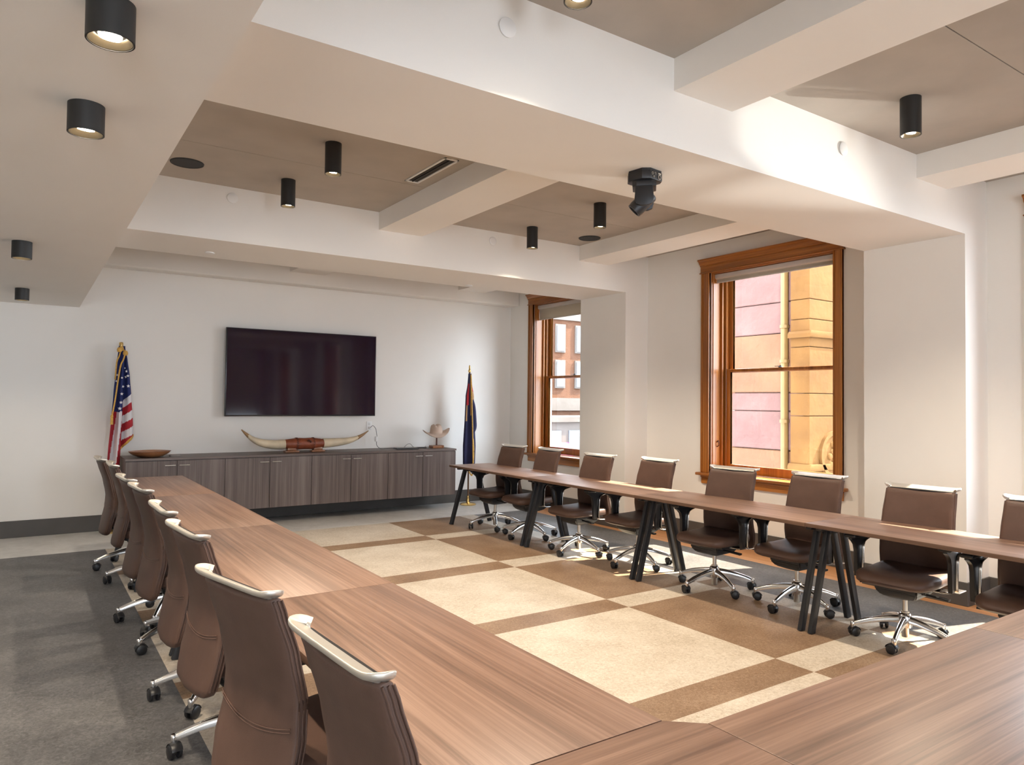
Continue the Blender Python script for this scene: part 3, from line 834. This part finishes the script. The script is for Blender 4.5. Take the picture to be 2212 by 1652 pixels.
for (y, x, a, sd), l in zip(LCH, LLB):
    a = R(a)
    place_chair(x+0.30*cos(a), y+0.30*sin(a), a, 'brown leather chair in the left row, '+l, 'chairs along the left hand tables', sd)
RCH = [(7.40, 5.075, 4, 24), (6.68, 5.10, -3, 52), (5.74, 5.04, 1, 52), (5.01, 5.17, 0, 40), (4.05, 5.085, 6, 32), (3.33, 5.21, 0, 40), (2.487, 5.09, 6, 52), (1.74, 5.06, 4, 40)]
RLB = ['farthest from the camera, beside dark flag', 'second from the far end, below small window', 'against the column between the windows', 'left of the large window',
       'under left part of the large window', 'under right part of the large window', 'in front of the near column', 'cut off by the right edge']
for (y, x, a, sd), l in zip(RCH, RLB):
    a = R(a)
    place_chair(x-0.30*cos(a), y-0.30*sin(a), pi+a, 'brown leather chair in the window row, '+l, 'chairs along the window side tables', sd)

# ------------------------------------------------------------------ wall hung cabinets
CF = 8.95
CX = [0.925+0.5232*k for k in range(9)]
CZ0, CZ1 = 0.207, 0.857
clab = ['at the left end beside the striped flag', 'under the left half of the television', 'under the right half of the television', 'at the right end, under the hat stand']
for i in range(4):
    x0, x1, xm = CX[2*i], CX[2*i+2], CX[2*i+1]
    t = thing('wall_cabinet', 'grey brown two door wall cabinet '+clab[i], 'cabinet', ((x0+x1)/2, CF, CZ0), group='wall hung cabinets under the television')
    loc = Vector(t.location)
    def P(name, bm, m, parent=t, smooth=30):
        bmesh.ops.translate(bm, verts=bm.verts, vec=-loc); return obj(name, bm, m, parent, smooth)
    bm = NB(); box(bm, x0+0.0005, x1-0.0005, CF+0.021, YW, CZ0, CZ1-0.0265); P('body', bm, cab_wood)
    for a, b, s in ((x0, xm, 1), (xm, x1, -1)):
        bm = NB(); box(bm, a+0.0025, b-0.0025, CF, CF+0.020, CZ0, CZ1-0.034, 0.0015, 1)
        d = P('door', bm, cab_wood)
        hx = xm-s*0.075; z = CZ1-0.085
        bm = NB()
        tube(bm, [(hx-0.055, CF-0.030, z), (hx+0.055, CF-0.030, z)], 0.0055, 10)
        for q in (-0.036, 0.036): tube(bm, [(hx+q, CF+0.001, z), (hx+q, CF-0.030, z)], 0.0048, 8)
        P('handle', bm, steel, d, 50)
bm = NB(); box(bm, CX[0]-0.006, CX[8]+0.006, CF-0.006, YW, CZ1-0.026, CZ1, 0.0015, 1)
o = obj('cabinet_worktop', bm, cab_top, None, 30); tag(o, 'long grey brown worktop running over the row of wall hung cabinets', 'worktop')

# ------------------------------------------------------------------ television
t = thing('television', 'large black wall mounted television above the cabinets', 'television', (3.052, 9.40, 1.874))
bm = NB(); box(bm, -1.003, 1.003, -0.010, 0.030, -0.558, 0.558, 0.006, 2); obj('housing', bm, gadget, t)
bm = NB(); box(bm, -0.990, 0.990, -0.0125, -0.009, -0.540, 0.546, 0.001, 1); obj('screen', bm, screen_m, t)
bm = NB(); box(bm, -0.45, 0.45, 0.030, 0.120, -0.25, 0.25, 0.01, 1); obj('wall_mount', bm, black_metal, t)
bm = NB()
box(bm, -0.03, -0.006, -0.014, 0.0, -0.566, -0.556, 0.002, 1); box(bm, 0.006, 0.03, -0.014, 0.0, -0.566, -0.556, 0.002, 1)
obj('sensor_tab', bm, steel, t)

# ------------------------------------------------------------------ things on the worktop
WZ = CZ1
t = thing('wooden_bowl', 'shallow reddish wooden bowl at the left end of the worktop', 'bowl', (1.19, 9.15, WZ))
bm = NB()
rings = []
def brg(sx, sy, z, e=0.55):
    return [(sx*math.copysign(abs(cos(2*pi*k/40))**e, cos(2*pi*k/40)), sy*math.copysign(abs(sin(2*pi*k/40))**e, sin(2*pi*k/40)), z) for k in range(40)]
for sx, sy, z in ((0.085, 0.085, 0), (0.13, 0.13, 0.012), (0.19, 0.165, 0.040), (0.216, 0.185, 0.066), (0.220, 0.188, 0.071), (0.205, 0.175, 0.069), (0.17, 0.145, 0.040), (0.10, 0.10, 0.016)):
    rings.append(brg(sx, sy, z, 0.75))
loft(bm, rings); bmesh.ops.rotate(bm, verts=bm.verts, cent=(0, 0, 0), matrix=Matrix.Rotation(R(38), 3, 'Z')); obj('bowl_body', bm, bowl_m, t, 50)
bm = NB(); prism(bm, brg(0.062, 0.034, 0, 0.8) and [(p[0], p[1]) for p in brg(0.062, 0.034, 0, 0.8)], 0, 0.020, 'xy', 0.006)
o = obj('stone_dish', bm, plain('grey_stone', (0.28, 0.25, 0.23), 0.7)); o.location = (1.455, 9.16, WZ); tag(o, 'small grey oval box on the worktop just right of the wooden bowl', 'box')

t = thing('horn_mount', 'long pair of steer horns joined by red leather on the worktop', 'horns', (3.005, 9.22, WZ))
ox, oy, oz = t.location
bm = NB()
prof = [(-0.275, 0.050), (-0.262, 0.058), (-0.20, 0.066), (-0.115, 0.078), (-0.10, 0.080), (0.0, 0.076), (0.10, 0.080), (0.115, 0.078), (0.20, 0.066), (0.252, 0.056), (0.265, 0.048)]
sweep(bm, [(x, 0, 0.108) for x, r in prof], lambda i: circ(prof[i][1], 22, prof[i][1]*0.95)); c = obj('leather_cover', bm, tooled, t, 50)
bm = NB()
for xc in (-0.108, 0.108):
    for k in range(22):
        a = 2*pi*k/22
        bar(bm, (xc-0.012, 0.0795*cos(a), 0.108+0.076*sin(a)), (xc+0.012, 0.0795*cos(a+0.2), 0.108+0.076*sin(a+0.2)), 0.009, 0.009, 0.003, (0, cos(a), sin(a)))
obj('lacing', bm, lace_m, c, 40)
bm = NB()
for xc in (-0.17, 0.17): box(bm, xc-0.09, xc+0.09, -0.06, 0.06, 0.0, 0.022, 0.008, 2); box(bm, xc-0.06, xc+0.06, -0.045, 0.045, 0.020, 0.06, 0.008, 2)
obj('stand_foot', bm, bowl_m, t, 40)
bm = NB(); tube(bm, spline([(0.02, -0.068, 0.150), (0.045, -0.082, 0.148), (0.060, -0.078, 0.128)], 5), 0.012, 8); obj('leather_flap', bm, lace_m, c, 40)
for s, pts in ((-1, [(-0.255, 0, 0.106), (-0.37, 0, 0.104), (-0.48, 0, 0.116), (-0.58, -0.01, 0.142), (-0.66, -0.02, 0.180), (-0.735, -0.03, 0.238), (-0.800, -0.03, 0.300)]),
               (1, [(0.245, 0, 0.108), (0.36, 0, 0.112), (0.47, 0, 0.118), (0.58, -0.01, 0.132), (0.68, -0.015, 0.158), (0.77, -0.02, 0.198), (0.872, -0.02, 0.262)])):
    p = spline(pts, 6); n = len(p)
    bm = NB(); rr = [0.056*(1-(i/(n-1))**1.6)+0.006 for i in range(n)]
    tube(bm, p, rr, 16)
    for f in bm.faces:
        if abs(f.calc_center_median().x) > 0.72: f.material_index = 1
    obj('horn', bm, [horn_m, horn_tip], t, 60)

t = thing('hat_stand', 'small wooden stand under the cowboy hat at the right end of the worktop', 'stand', (4.93, 9.20, WZ))
bm = NB()
prism(bm, [(-0.092+0.0, -0.07), (0.05, -0.07), (0.06, -0.06), (0.07, -0.07), (0.092, -0.06), (0.092, 0.06), (-0.092, 0.06)], 0, 0.040, 'xy', 0.008); obj('base', bm, bowl_m, t, 40)
bm = NB(); lathe(bm, [(0, 0.038), (0.014, 0.040), (0.012, 0.06), (0.012, 0.182), (0.05, 0.188), (0.05, 0.196), (0, 0.197)], 16); obj('post', bm, lace_m, t, 40)
# felt hat resting on the post
bm = NB(); rings = []
nn = 48
def hat_ring(rx, ry, z, lift=0.0, dz=None):
    r = []
    for k in range(nn):
        a = 2*pi*k/nn; c, s = cos(a), sin(a)
        zz = z + lift*(abs(c)**2.2) - 0.6*lift*(abs(s)**2)
        if dz: zz += dz(c, s)
        r.append((rx*c, ry*s, zz))
    return r
crease = lambda c, s: -0.022*max(0, 1-abs(c)*2.2) - 0.010*(s < 0)*abs(s)*max(0, abs(c)-0.3)
for a in [(0.188, 0.160, -0.010, 0.058), (0.195, 0.168, -0.004, 0.062), (0.196, 0.168, 0.004, 0.062), (0.165, 0.145, 0.006, 0.036), (0.125, 0.115, 0.004, 0.012), (0.096, 0.098, 0.012, 0.0), (0.090, 0.093, 0.045, 0), (0.083, 0.086, 0.085, 0)]:
    rings.append(hat_ring(*a))
rings.append(hat_ring(0.072, 0.077, 0.117, 0, crease)); rings.append(hat_ring(0.05, 0.058, 0.130, 0, crease)); rings.append(hat_ring(0.02, 0.025, 0.120, 0, crease))
loft(bm, rings)
bmesh.ops.transform(bm, matrix=Matrix.Rotation(R(-14), 4, 'Z') @ Matrix.Rotation(R(5), 4, 'X') @ Matrix.Rotation(R(-4), 4, 'Y'), verts=bm.verts)
o = obj('cowboy_hat', bm, felt, None, 60); o.location = (4.925, 9.20, WZ+0.210); tag(o, 'beige felt cowboy hat with upturned brim resting on the wooden stand', 'hat')

bm = NB(); box(bm, -0.155, 0.155, -0.105, 0.105, 0, 0.016, 0.004, 2); box(bm, -0.15, 0.15, -0.10, 0.10, 0.016, 0.019, 0.001, 1)
o = obj('closed_laptop', bm, gadget); o.location = (4.43, 9.17, WZ); o.rotation_euler = (0, 0, R(-9)); tag(o, 'thin dark closed laptop lying on the worktop below the wall outlet', 'laptop')
bm = NB(); box(bm, -0.085, 0.085, -0.05, 0.05, 0, 0.014, 0.004, 2)
o = obj('tablet', bm, gadget); o.location = (4.70, 9.27, WZ); o.rotation_euler = (0, 0, R(-14)); tag(o, 'small dark tablet lying left of the hat stand', 'tablet')
t = thing('wall_outlet', 'white wall outlet plate below the right end of the television', 'outlet', (4.02, YW, 1.175))
bm = NB(); box(bm, -0.042, 0.042, -0.008, 0, -0.062, 0.062, 0.003, 2); obj('plate', bm, white_pl, t)
bm = NB(); box(bm, -0.016, 0.016, -0.010, -0.007, 0.008, 0.044, 0.003, 2); box(bm, -0.016, 0.016, -0.010, -0.007, -0.044, -0.008, 0.003, 2); obj('socket', bm, plain('socket_white', (0.7, 0.69, 0.67), 0.4), t)
t = thing('laptop_charger', 'white charger with grey cord running from the outlet down to the laptop', 'charger', (4.02, 9.49, 1.15))
def toloc(bm): bmesh.ops.translate(bm, verts=bm.verts, vec=(-4.02, -9.49, -1.15))
bm = NB(); box(bm, 4.005, 4.035, 9.475, 9.509, 1.130, 1.165, 0.006, 2); toloc(bm); obj('plug', bm, white_pl, t)
bm = NB(); box(bm, 4.07, 4.11, 9.40, 9.435, 0.955, 1.03, 0.010, 3); toloc(bm); obj('power_brick', bm, white_pl, t)
bm = NB()
tube(bm, spline([(4.02, 9.475, 1.15), (4.05, 9.45, 1.178), (4.085, 9.43, 1.13), (4.10, 9.42, 1.03)], 8), 0.004, 8)
tube(bm, spline([(4.09, 9.415, 0.955), (4.085, 9.38, 0.90), (4.12, 9.33, WZ+0.005), (4.20, 9.30, WZ+0.006), (4.25, 9.26, WZ+0.012), (4.29, 9.22, WZ+0.012)], 8), 0.004, 8)
toloc(bm); obj('cord', bm, cable_m, t, 60)
bm = NB(); tube(bm, spline([(4.50, 9.31, WZ+0.006), (4.48, 9.34, WZ+0.005), (4.54, 9.36, WZ+0.05), (4.60, 9.38, WZ+0.055), (4.66, 9.38, WZ+0.006), (4.75, 9.34, WZ+0.006), (4.80, 9.34, WZ+0.006), (4.84, 9.36, WZ+0.02)], 8), 0.0035, 8)
o = obj('cable', bm, cable_m, None, 60); tag(o, 'thin grey cable looping behind the laptop and the tablet on the worktop', 'cable')

# ------------------------------------------------------------------ flags
def star(bm, c, r, nrm, mi):
    n = Vector(nrm).normalized(); s = n.cross(Vector((0, 0, 1))).normalized(); u = s.cross(n)
    vs = []
    for k in range(10):
        a = pi/2+2*pi*k/10; rr = r if k % 2 == 0 else r*0.42
        vs.append(bm.verts.new(Vector(c)+s*rr*cos(a)+u*rr*sin(a)+n*0.002))
    bm.faces.new(vs).material_index = mi
def us_flag():
    x0, y0 = 0.893, 9.37
    t = thing('flag_on_pole', 'striped flag with stars on a floor pole left of the cabinets', 'flag', (x0, y0, 0))
    bm = NB(); tube(bm, [(0, 0, 0.03), (0, 0, 2.14)], 0.0125, 12); obj('pole', bm, pole_m, t)
    bm = NB(); lathe(bm, [(0, 0), (0.14, 0), (0.14, 0.012), (0.10, 0.022), (0.03, 0.03), (0.022, 0.06), (0.018, 0.10), (0, 0.10)], 32); obj('base', bm, brass, t, 50)
    bm = NB(); lathe(bm, [(0.014, 2.125), (0.022, 2.13), (0.022, 2.165), (0.018, 2.175), (0, 2.177)], 18); obj('finial', bm, brass, t, 50)
    # cloth: two panels meeting at a fold, seen as left strip and right strip
    bm = NB()
    nu, nv = 44, 110
    zt = 2.13
    V = {}
    for j in range(nv+1):
        v = j/nv
        for i in range(nu+1):
            u = i/nu                                   # 0 left edge .. 1 right edge
            # outline (metres from the pole) taken along the hang
            zl = zt-1.53*v                             # left hem falls to 0.60
            zr = zt-1.02*v                             # right hem ends higher, slanting up
            left = interp([(0, -0.028), (0.15, -0.048), (0.35, -0.072), (0.55, -0.090), (0.8, -0.115), (1, -0.130)], v)
            right = interp([(0, 0.033), (0.15, 0.066), (0.35, 0.095), (0.6, 0.118), (0.85, 0.138), (1, 0.145)], v)
            mid = lerp(0.040, 0.010, v)
            if u < 0.55:
                q = u/0.55; x = lerp(left, mid, q); z = lerp(zl, zt-1.56*v, q)
            else:
                q = (u-0.55)/0.45; x = lerp(mid, right, q); z = lerp(lerp(zl, zr, 0.68), zr, q)
            amp = 0.012+0.035*min(1, v*1.6)
            y = -0.035-amp*cos(2*pi*(u*2.25+0.05))-0.012*cos(2*pi*u*5+2*v)*v
            V[i, j] = bm.verts.new((x, y, z))
    ms = 0.55
    for j in range(nv):
        for i in range(nu):
            u = (i+0.5)/nu; v = (j+0.5)/nv
            f = bm.faces.new((V[i, j], V[i+1, j], V[i+1, j+1], V[i, j+1]))
            z = sum(p.co.z for p in f.verts)/4
            if u < ms:
                if z > 1.375: mi = 2
                else:
                    s = u/ms - (1.375-z)*-0.55         # long slanted stripes
                    k = (u/ms + (1.375-z)*0.62)/0.52
                    mi = 0 if int(k) % 2 == 0 else 1
            else:
                q = (u-ms)/(1-ms); zz = z-0.085*q
                if zz > 1.50: mi = 2
                else:
                    k = int((1.50-zz)/0.093)
                    mi = 1 if k % 2 == 0 else 0
            f.material_index = mi
    bm.verts.ensure_lookup_table()
    for (a, b, r) in ((0.50, 0.30, 0.016), (0.46, 0.355, 0.017), (0.44, 0.415, 0.018), (0.38, 0.462, 0.020), (0.78, 0.26, 0.016), (0.84, 0.315, 0.016), (0.72, 0.315, 0.016), (0.85, 0.425, 0.018),
                      (0.42, 0.24, 0.013), (0.12, 0.22, 0.013), (0.08, 0.26, 0.013), (0.62, 0.22, 0.012)):
        p = V[round(a*nu), round(b*nv)].co
        star(bm, p+Vector((0, -0.010, 0)), r*1.15, (0.0, -1, 0.1), 1)
    hemline = [V[i, nv].co.copy() for i in range(nu+1)]
    cloth = obj('cloth', bm, [flag_red, flag_white, flag_blue], t, 70)
    def hem(i, v0, v1, off, n=26):                     # twisted gold fringe just below a hem, following its folds
        bm = NB(); pts = []
        for k in range(n+1):
            u = lerp(v0, v1, k/n); p = hem_pt(u); pts.append((p[0], p[1]-0.004*(k % 2), p[2]-off))
        sweep(bm, pts, lambda q: rrect(0.008, 0.026, 0.003, 1)); obj('fringe', bm, gold_f, cloth, 40)
    co = [tuple(V_) for V_ in hemline]
    def hem_pt(u):
        q = u*(len(co)-1); a = min(int(q), len(co)-2); f = q-a
        return tuple(lerp(co[a][m], co[a+1][m], f) for m in range(3))
    hem(0, 0.0, 0.54, 0.010); hem(0, 0.58, 1.0, 0.010)
    bm = NB()                                          # cord and tassels
    tube(bm, spline([(0.0, -0.03, 2.11), (0.035, -0.06, 2.06), (0.02, -0.085, 1.98), (-0.01, -0.10, 1.90), (-0.035, -0.115, 1.72), (-0.06, -0.125, 1.50), (-0.085, -0.130, 1.33)], 8), 0.0085, 8)
    tube(bm, spline([(0.0, -0.03, 2.11), (-0.02, -0.05, 2.02), (-0.045, -0.07, 1.95), (-0.055, -0.075, 1.82), (-0.06, -0.08, 1.74)], 8), 0.008, 8)
    for c in ((0.0, -0.035, 2.10), (0.04, -0.055, 2.05), (-0.02, -0.05, 2.085)): lathe(bm, [(0, -0.03), (0.022, -0.025), (0.028, 0), (0.018, 0.025), (0, 0.03)], 10, Matrix.Translation(c))
    lathe(bm, [(0, -0.10), (0.016, -0.10), (0.014, -0.02), (0.016, 0.0), (0, 0.02)], 10, Matrix.Translation((-0.087, -0.131, 1.33)))
    obj('cord', bm, gold_f, t, 50)
us_flag()
def state_flag():
    t = thing('flag_on_pole', 'furled navy and gold flag on a brass footed pole in the far corner', 'flag', (5.47, 9.20, 0))
    bm = NB(); tube(bm, [(0, 0, 0.10), (0, 0, 2.03)], 0.0125, 12); obj('pole', bm, pole_m, t)
    bm = NB(); lathe(bm, [(0, 0), (0.118, 0), (0.120, 0.010), (0.105, 0.022), (0.035, 0.030), (0.024, 0.05), (0.030, 0.075), (0.018, 0.10), (0.018, 0.135), (0, 0.135)], 36); obj('base', bm, brass, t, 50)
    bm = NB(); lathe(bm, [(0.014, 1.965), (0.020, 1.975), (0.020, 2.0), (0.013, 2.01), (0.012, 2.06), (0.006, 2.075), (0, 2.078)], 16); obj('finial', bm, brass, t, 50)
    bm = NB(); nu, nv = 40, 80; V = {}
    for j in range(nv+1):
        v = j/nv; z = 1.95-1.35*v
        for i in range(nu):
            a = 2*pi*i/nu
            r = interp([(0, 0.020), (0.12, 0.030), (0.25, 0.055), (0.5, 0.066), (0.8, 0.085), (1, 0.080)], v)
            rr = r*(1+0.32*cos(5*a+1.2*v)+0.12*cos(9*a))
            sx = 0.0
            V[i, j] = bm.verts.new((rr*cos(a)*0.95+sx, rr*sin(a)*0.8-0.01, z))
    for j in range(nv):
        for i in range(nu):
            i2 = (i+1) % nu
            f = bm.faces.new((V[i, j], V[i2, j], V[i2, j+1], V[i, j+1]))
            a = i/nu; v = j/nv
            mi = 0
            if 0.10 < v < 0.34 and 0.50 < a < 0.63: mi = 1
            if 0.08 < v < 0.30 and (0.80 < a < 0.99): mi = 1 if v < 0.2 else 2
            if v < 0.46 and 0.72 < a < 0.77: mi = 2
            if 0.34 < v < 0.52 and 0.50 < a < 0.60: mi = 2
            f.material_index = mi
    bm.faces.new([V[i, 0] for i in range(nu)]); bm.faces.new([V[i, nv] for i in range(nu)][::-1])
    # fold that hangs away on the right
    pts = spline([(0.045, -0.01, 1.56), (0.075, -0.01, 1.45), (0.092, -0.01, 1.25), (0.095, -0.01, 1.15), (0.075, -0.01, 1.09), (0.055, -0.01, 1.05)], 6)
    n = len(pts)
    sweep(bm, pts, lambda i: rrect(0.030+0.018*sin(pi*i/(n-1)), 0.05, 0.010, 2), (0, 1, 0))
    cl = obj('cloth', bm, [flag_navy, flag_red, flag_tan], t, 70)
    bm = NB()
    tube(bm, spline([(-0.004, -0.05, 1.93), (0.000, -0.080, 1.5), (0.008, -0.100, 1.0), (0.014, -0.105, 0.62), (0.008, -0.085, 0.50), (-0.02, -0.075, 0.52)], 8), 0.010, 8)
    tube(bm, spline([(0.050, -0.045, 0.98), (0.060, -0.05, 0.80), (0.055, -0.05, 0.62)], 6), 0.009, 8)
    tube(bm, spline([(-0.03, -0.07, 0.50), (0.01, -0.075, 0.44), (0.03, -0.07, 0.47)], 6), 0.010, 8)
    obj('fringe', bm, gold_f, cl, 50)
state_flag()

# ------------------------------------------------------------------ ceiling fittings
def downlight(x, y, z, r, h, lab, group, tilt=(0, 0), power=LAMP_W, spot=125):
    t = thing('downlight', lab, 'ceiling light', (x, y, z), group=group)
    bm = NB(); lathe(bm, [(0, 0), (r, 0), (r, -h), (r*0.93, -h), (r*0.93, -h*0.5), (0, -h*0.5)], 40); obj('housing', bm, lamp_black, t, 40)
    bm = NB(); lathe(bm, [(r*0.92, -h+0.002), (r*0.90, -h+0.002), (r*0.66, -h+0.022), (r*0.92, -h+0.022)], 40, close=True); obj('reflector', bm, reflector, t, 40)
    bm = NB()
    mt = Matrix.Translation((tilt[0], tilt[1], -h+0.018)) @ Matrix.Rotation(R(8), 4, Vector((1, 0.3, 0)))
    lathe(bm, [(0, -0.004), (r*0.46, -0.004), (r*0.50, 0.004), (0, 0.004)], 28, mt); obj('lamp', bm, lamp_glow, t, 40)
    L = bpy.data.lights.new('lamp_beam', 'SPOT'); L.energy = power; L.color = LAMP_COL; L.spot_size = R(spot); L.spot_blend = 0.7; L.shadow_soft_size = r*0.55
    o = bpy.data.objects.new('lamp_beam', L); COL.objects.link(o); o.parent = t; o.location = (0, 0, -h-0.002)
    return t
tall = 'tall black downlights in the recessed ceiling'
for x, y, l in ((1.770, 4.912, 'nearer of two in the left ceiling bay'), (1.766, 5.96, 'farther of two in the left ceiling bay'),
                (4.320, 4.963, 'nearer of two in the right ceiling bay'), (4.344, 6.059, 'farther of two in the right ceiling bay'),
                (4.298, 2.16, 'at the upper right corner of the picture'), (1.79, 2.20, 'cut off by the top edge of the picture')):
    downlight(x, y, ZT, 0.0575, 0.222, 'tall black downlight, '+l, tall, power=60 if y < 3 else LAMP_W)
short = 'short black downlights under the low soffit'
for x, y, tl, l in ((0.158, 2.10, (0.0, 0.010), 'nearest the camera, at the top left'), (0.150, 2.890, (0, 0.0), 'second from the camera'),
                    (-0.047, 5.713, (0, 0), 'third from the camera'), (-0.056, 8.21, (0, 0), 'farthest, close to the television wall')):
    downlight(x, y, ZS, 0.0575, 0.112 if y > 5 else 0.100, 'short black downlight under the low left soffit, '+l, short, tl, power=10 if y > 5 else 30)
for x, y, l in ((-2.0, 0.9, 'beside the left wall, nearest the camera'), (-2.0, 3.2, 'beside the left wall, second from the camera')):  # unseen lamps added to wash the wall and warm the soffit by bounce
    downlight(x, y, ZS, 0.0575, 0.100, 'unseen added black downlight under the low soffit, '+l, short, power=40)
for x, y, l in ((0.99, 5.985, 'round black ceiling speaker in the left ceiling bay beside the soffit'), (5.138, 6.073, 'round black ceiling speaker in the right ceiling bay near the windows')):
    bm = NB(); lathe(bm, [(0, -0.006), (0.108, -0.006), (0.112, -0.010), (0.120, -0.008), (0.122, 0), (0, 0)], 40)
    o = obj('ceiling_speaker', bm, spk, None, 40); o.location = (x, y, ZT); tag(o, l, 'speaker', 'round black ceiling speakers')
t = thing('air_vent', 'white framed linear air slot in the left ceiling bay', 'vent', (2.613, 5.035, ZT))
bm = NB()
for q in ((-0.062, -0.044, -0.345, 0.345), (0.044, 0.062, -0.345, 0.345), (-0.062, 0.062, -0.345, -0.325), (-0.062, 0.062, 0.325, 0.345)): box(bm, q[0], q[1], q[2], q[3], -0.010, 0, 0.002, 1)
obj('frame', bm, white_pl, t)
bm = NB(); box(bm, -0.044, 0.044, -0.325, 0.325, -0.002, 0); obj('slot', bm, dark_gap, t)
bm = NB(); box(bm, -0.004, 0.004, -0.325, 0.325, -0.009, -0.002); obj('divider', bm, black, t)
for loc, rx, r, l in (((1.732, C1[0], 3.204), 90, 0.045, 'white sprinkler cover on the deep beam, above left'), ((4.362, C1[0], 3.209), 90, 0.045, 'white sprinkler cover on the deep beam, at the right'),
                      ((1.434, C2[0], 3.271), 90, 0.045, 'white sprinkler cover on the far beam, in the left bay'), ((4.103, C2[0], 3.258), 90, 0.045, 'white sprinkler cover on the far beam, in the right bay'),
                      ((1.376, 7.05, ZB), 180, 0.045, 'white sprinkler cover under the far beam, above the striped flag'), ((4.252, 7.19, ZB), 180, 0.045, 'white sprinkler cover under the far beam, left of the small window')):
    bm = NB(); lathe(bm, [(0, 0.012), (r*0.9, 0.012), (r, 0.009), (r, 0.006), (r*0.88, 0.005), (r*0.88, 0), (0, 0)], 32)
    o = obj('sprinkler_cover', bm, white_pl, None, 40); o.location = loc; o.rotation_euler = (R(rx), 0, 0); tag(o, l, 'sprinkler', 'white sprinkler covers')
def ptz():
    t = thing('video_camera', 'black pan tilt camera hanging under the deep ceiling beam', 'camera', (2.97, 3.02, ZB), R(-45))
    # local -y looks towards the photographer's left, +x is the socket side
    bm = NB()
    oct_ = [(-0.085, -0.05), (-0.05, -0.085), (0.055, -0.085), (0.085, -0.05), (0.085, 0.06), (0.05, 0.085), (-0.05, 0.085), (-0.085, 0.05)]
    prism(bm, oct_, -0.062, -0.012, 'xy', 0.004); prism(bm, [(a*0.97, b*0.97) for a, b in oct_], -0.012, 0, 'xy'); base = obj('base', bm, black, t, 30); base.rotation_euler = (0, 0, R(52))
    bm = NB()
    mt = Matrix.Translation((0, -0.0855, -0.036)) @ Matrix.Rotation(R(90), 4, 'X')
    for q, r in (((-0.035, 0.006), 0.008), ((-0.010, 0.010), 0.007), ((0.030, -0.006), 0.014), ((-0.022, -0.010), 0.006)):
        lathe(bm, [(r, 0), (r, 0.003), (r*0.7, 0.003), (r*0.7, 0)], 14, mt @ Matrix.Translation((q[0], q[1], 0)), close=True)
    box(bm, 0.018, 0.042, -0.089, -0.084, -0.026, -0.018, 0.001, 1)
    obj('port', bm, steel, base, 40)
    bm = NB()
    prism(bm, [(-0.068, -0.055), (-0.045, -0.072), (0.045, -0.072), (0.068, -0.055), (0.068, 0.055), (0.045, 0.072), (-0.045, 0.072), (-0.068, 0.055)], -0.098, -0.062, 'xy', 0.004)
    for s in (-1, 1):
        prism(bm, [(-0.050, -0.098), (0.050, -0.098), (0.055, -0.17), (0.045, -0.20), (0.02, -0.21), (-0.02, -0.21), (-0.045, -0.20), (-0.055, -0.17)], s*0.062-0.012, s*0.062+0.012, 'xz', 0.005)
    yoke = obj('yoke', bm, black, t, 30)
    bmesh_m = Matrix.Translation((0, 0, -0.165)) @ Matrix.Rotation(R(0), 4, 'Z') @ Matrix.Rotation(R(-135), 4, 'Y')
    bm = NB(); lathe(bm, [(0, -0.055), (0.040, -0.055), (0.047, -0.045), (0.047, 0.06), (0.044, 0.085), (0.036, 0.085), (0.034, 0.072), (0, 0.070)], 28, bmesh_m); hd = obj('camera_head', bm, black, t, 40)
    bm = NB(); lathe(bm, [(0, 0.080), (0.020, 0.077), (0.033, 0.071), (0.033, 0.069), (0, 0.069)], 24, bmesh_m); obj('lens', bm, screen_m, hd, 50)
ptz()
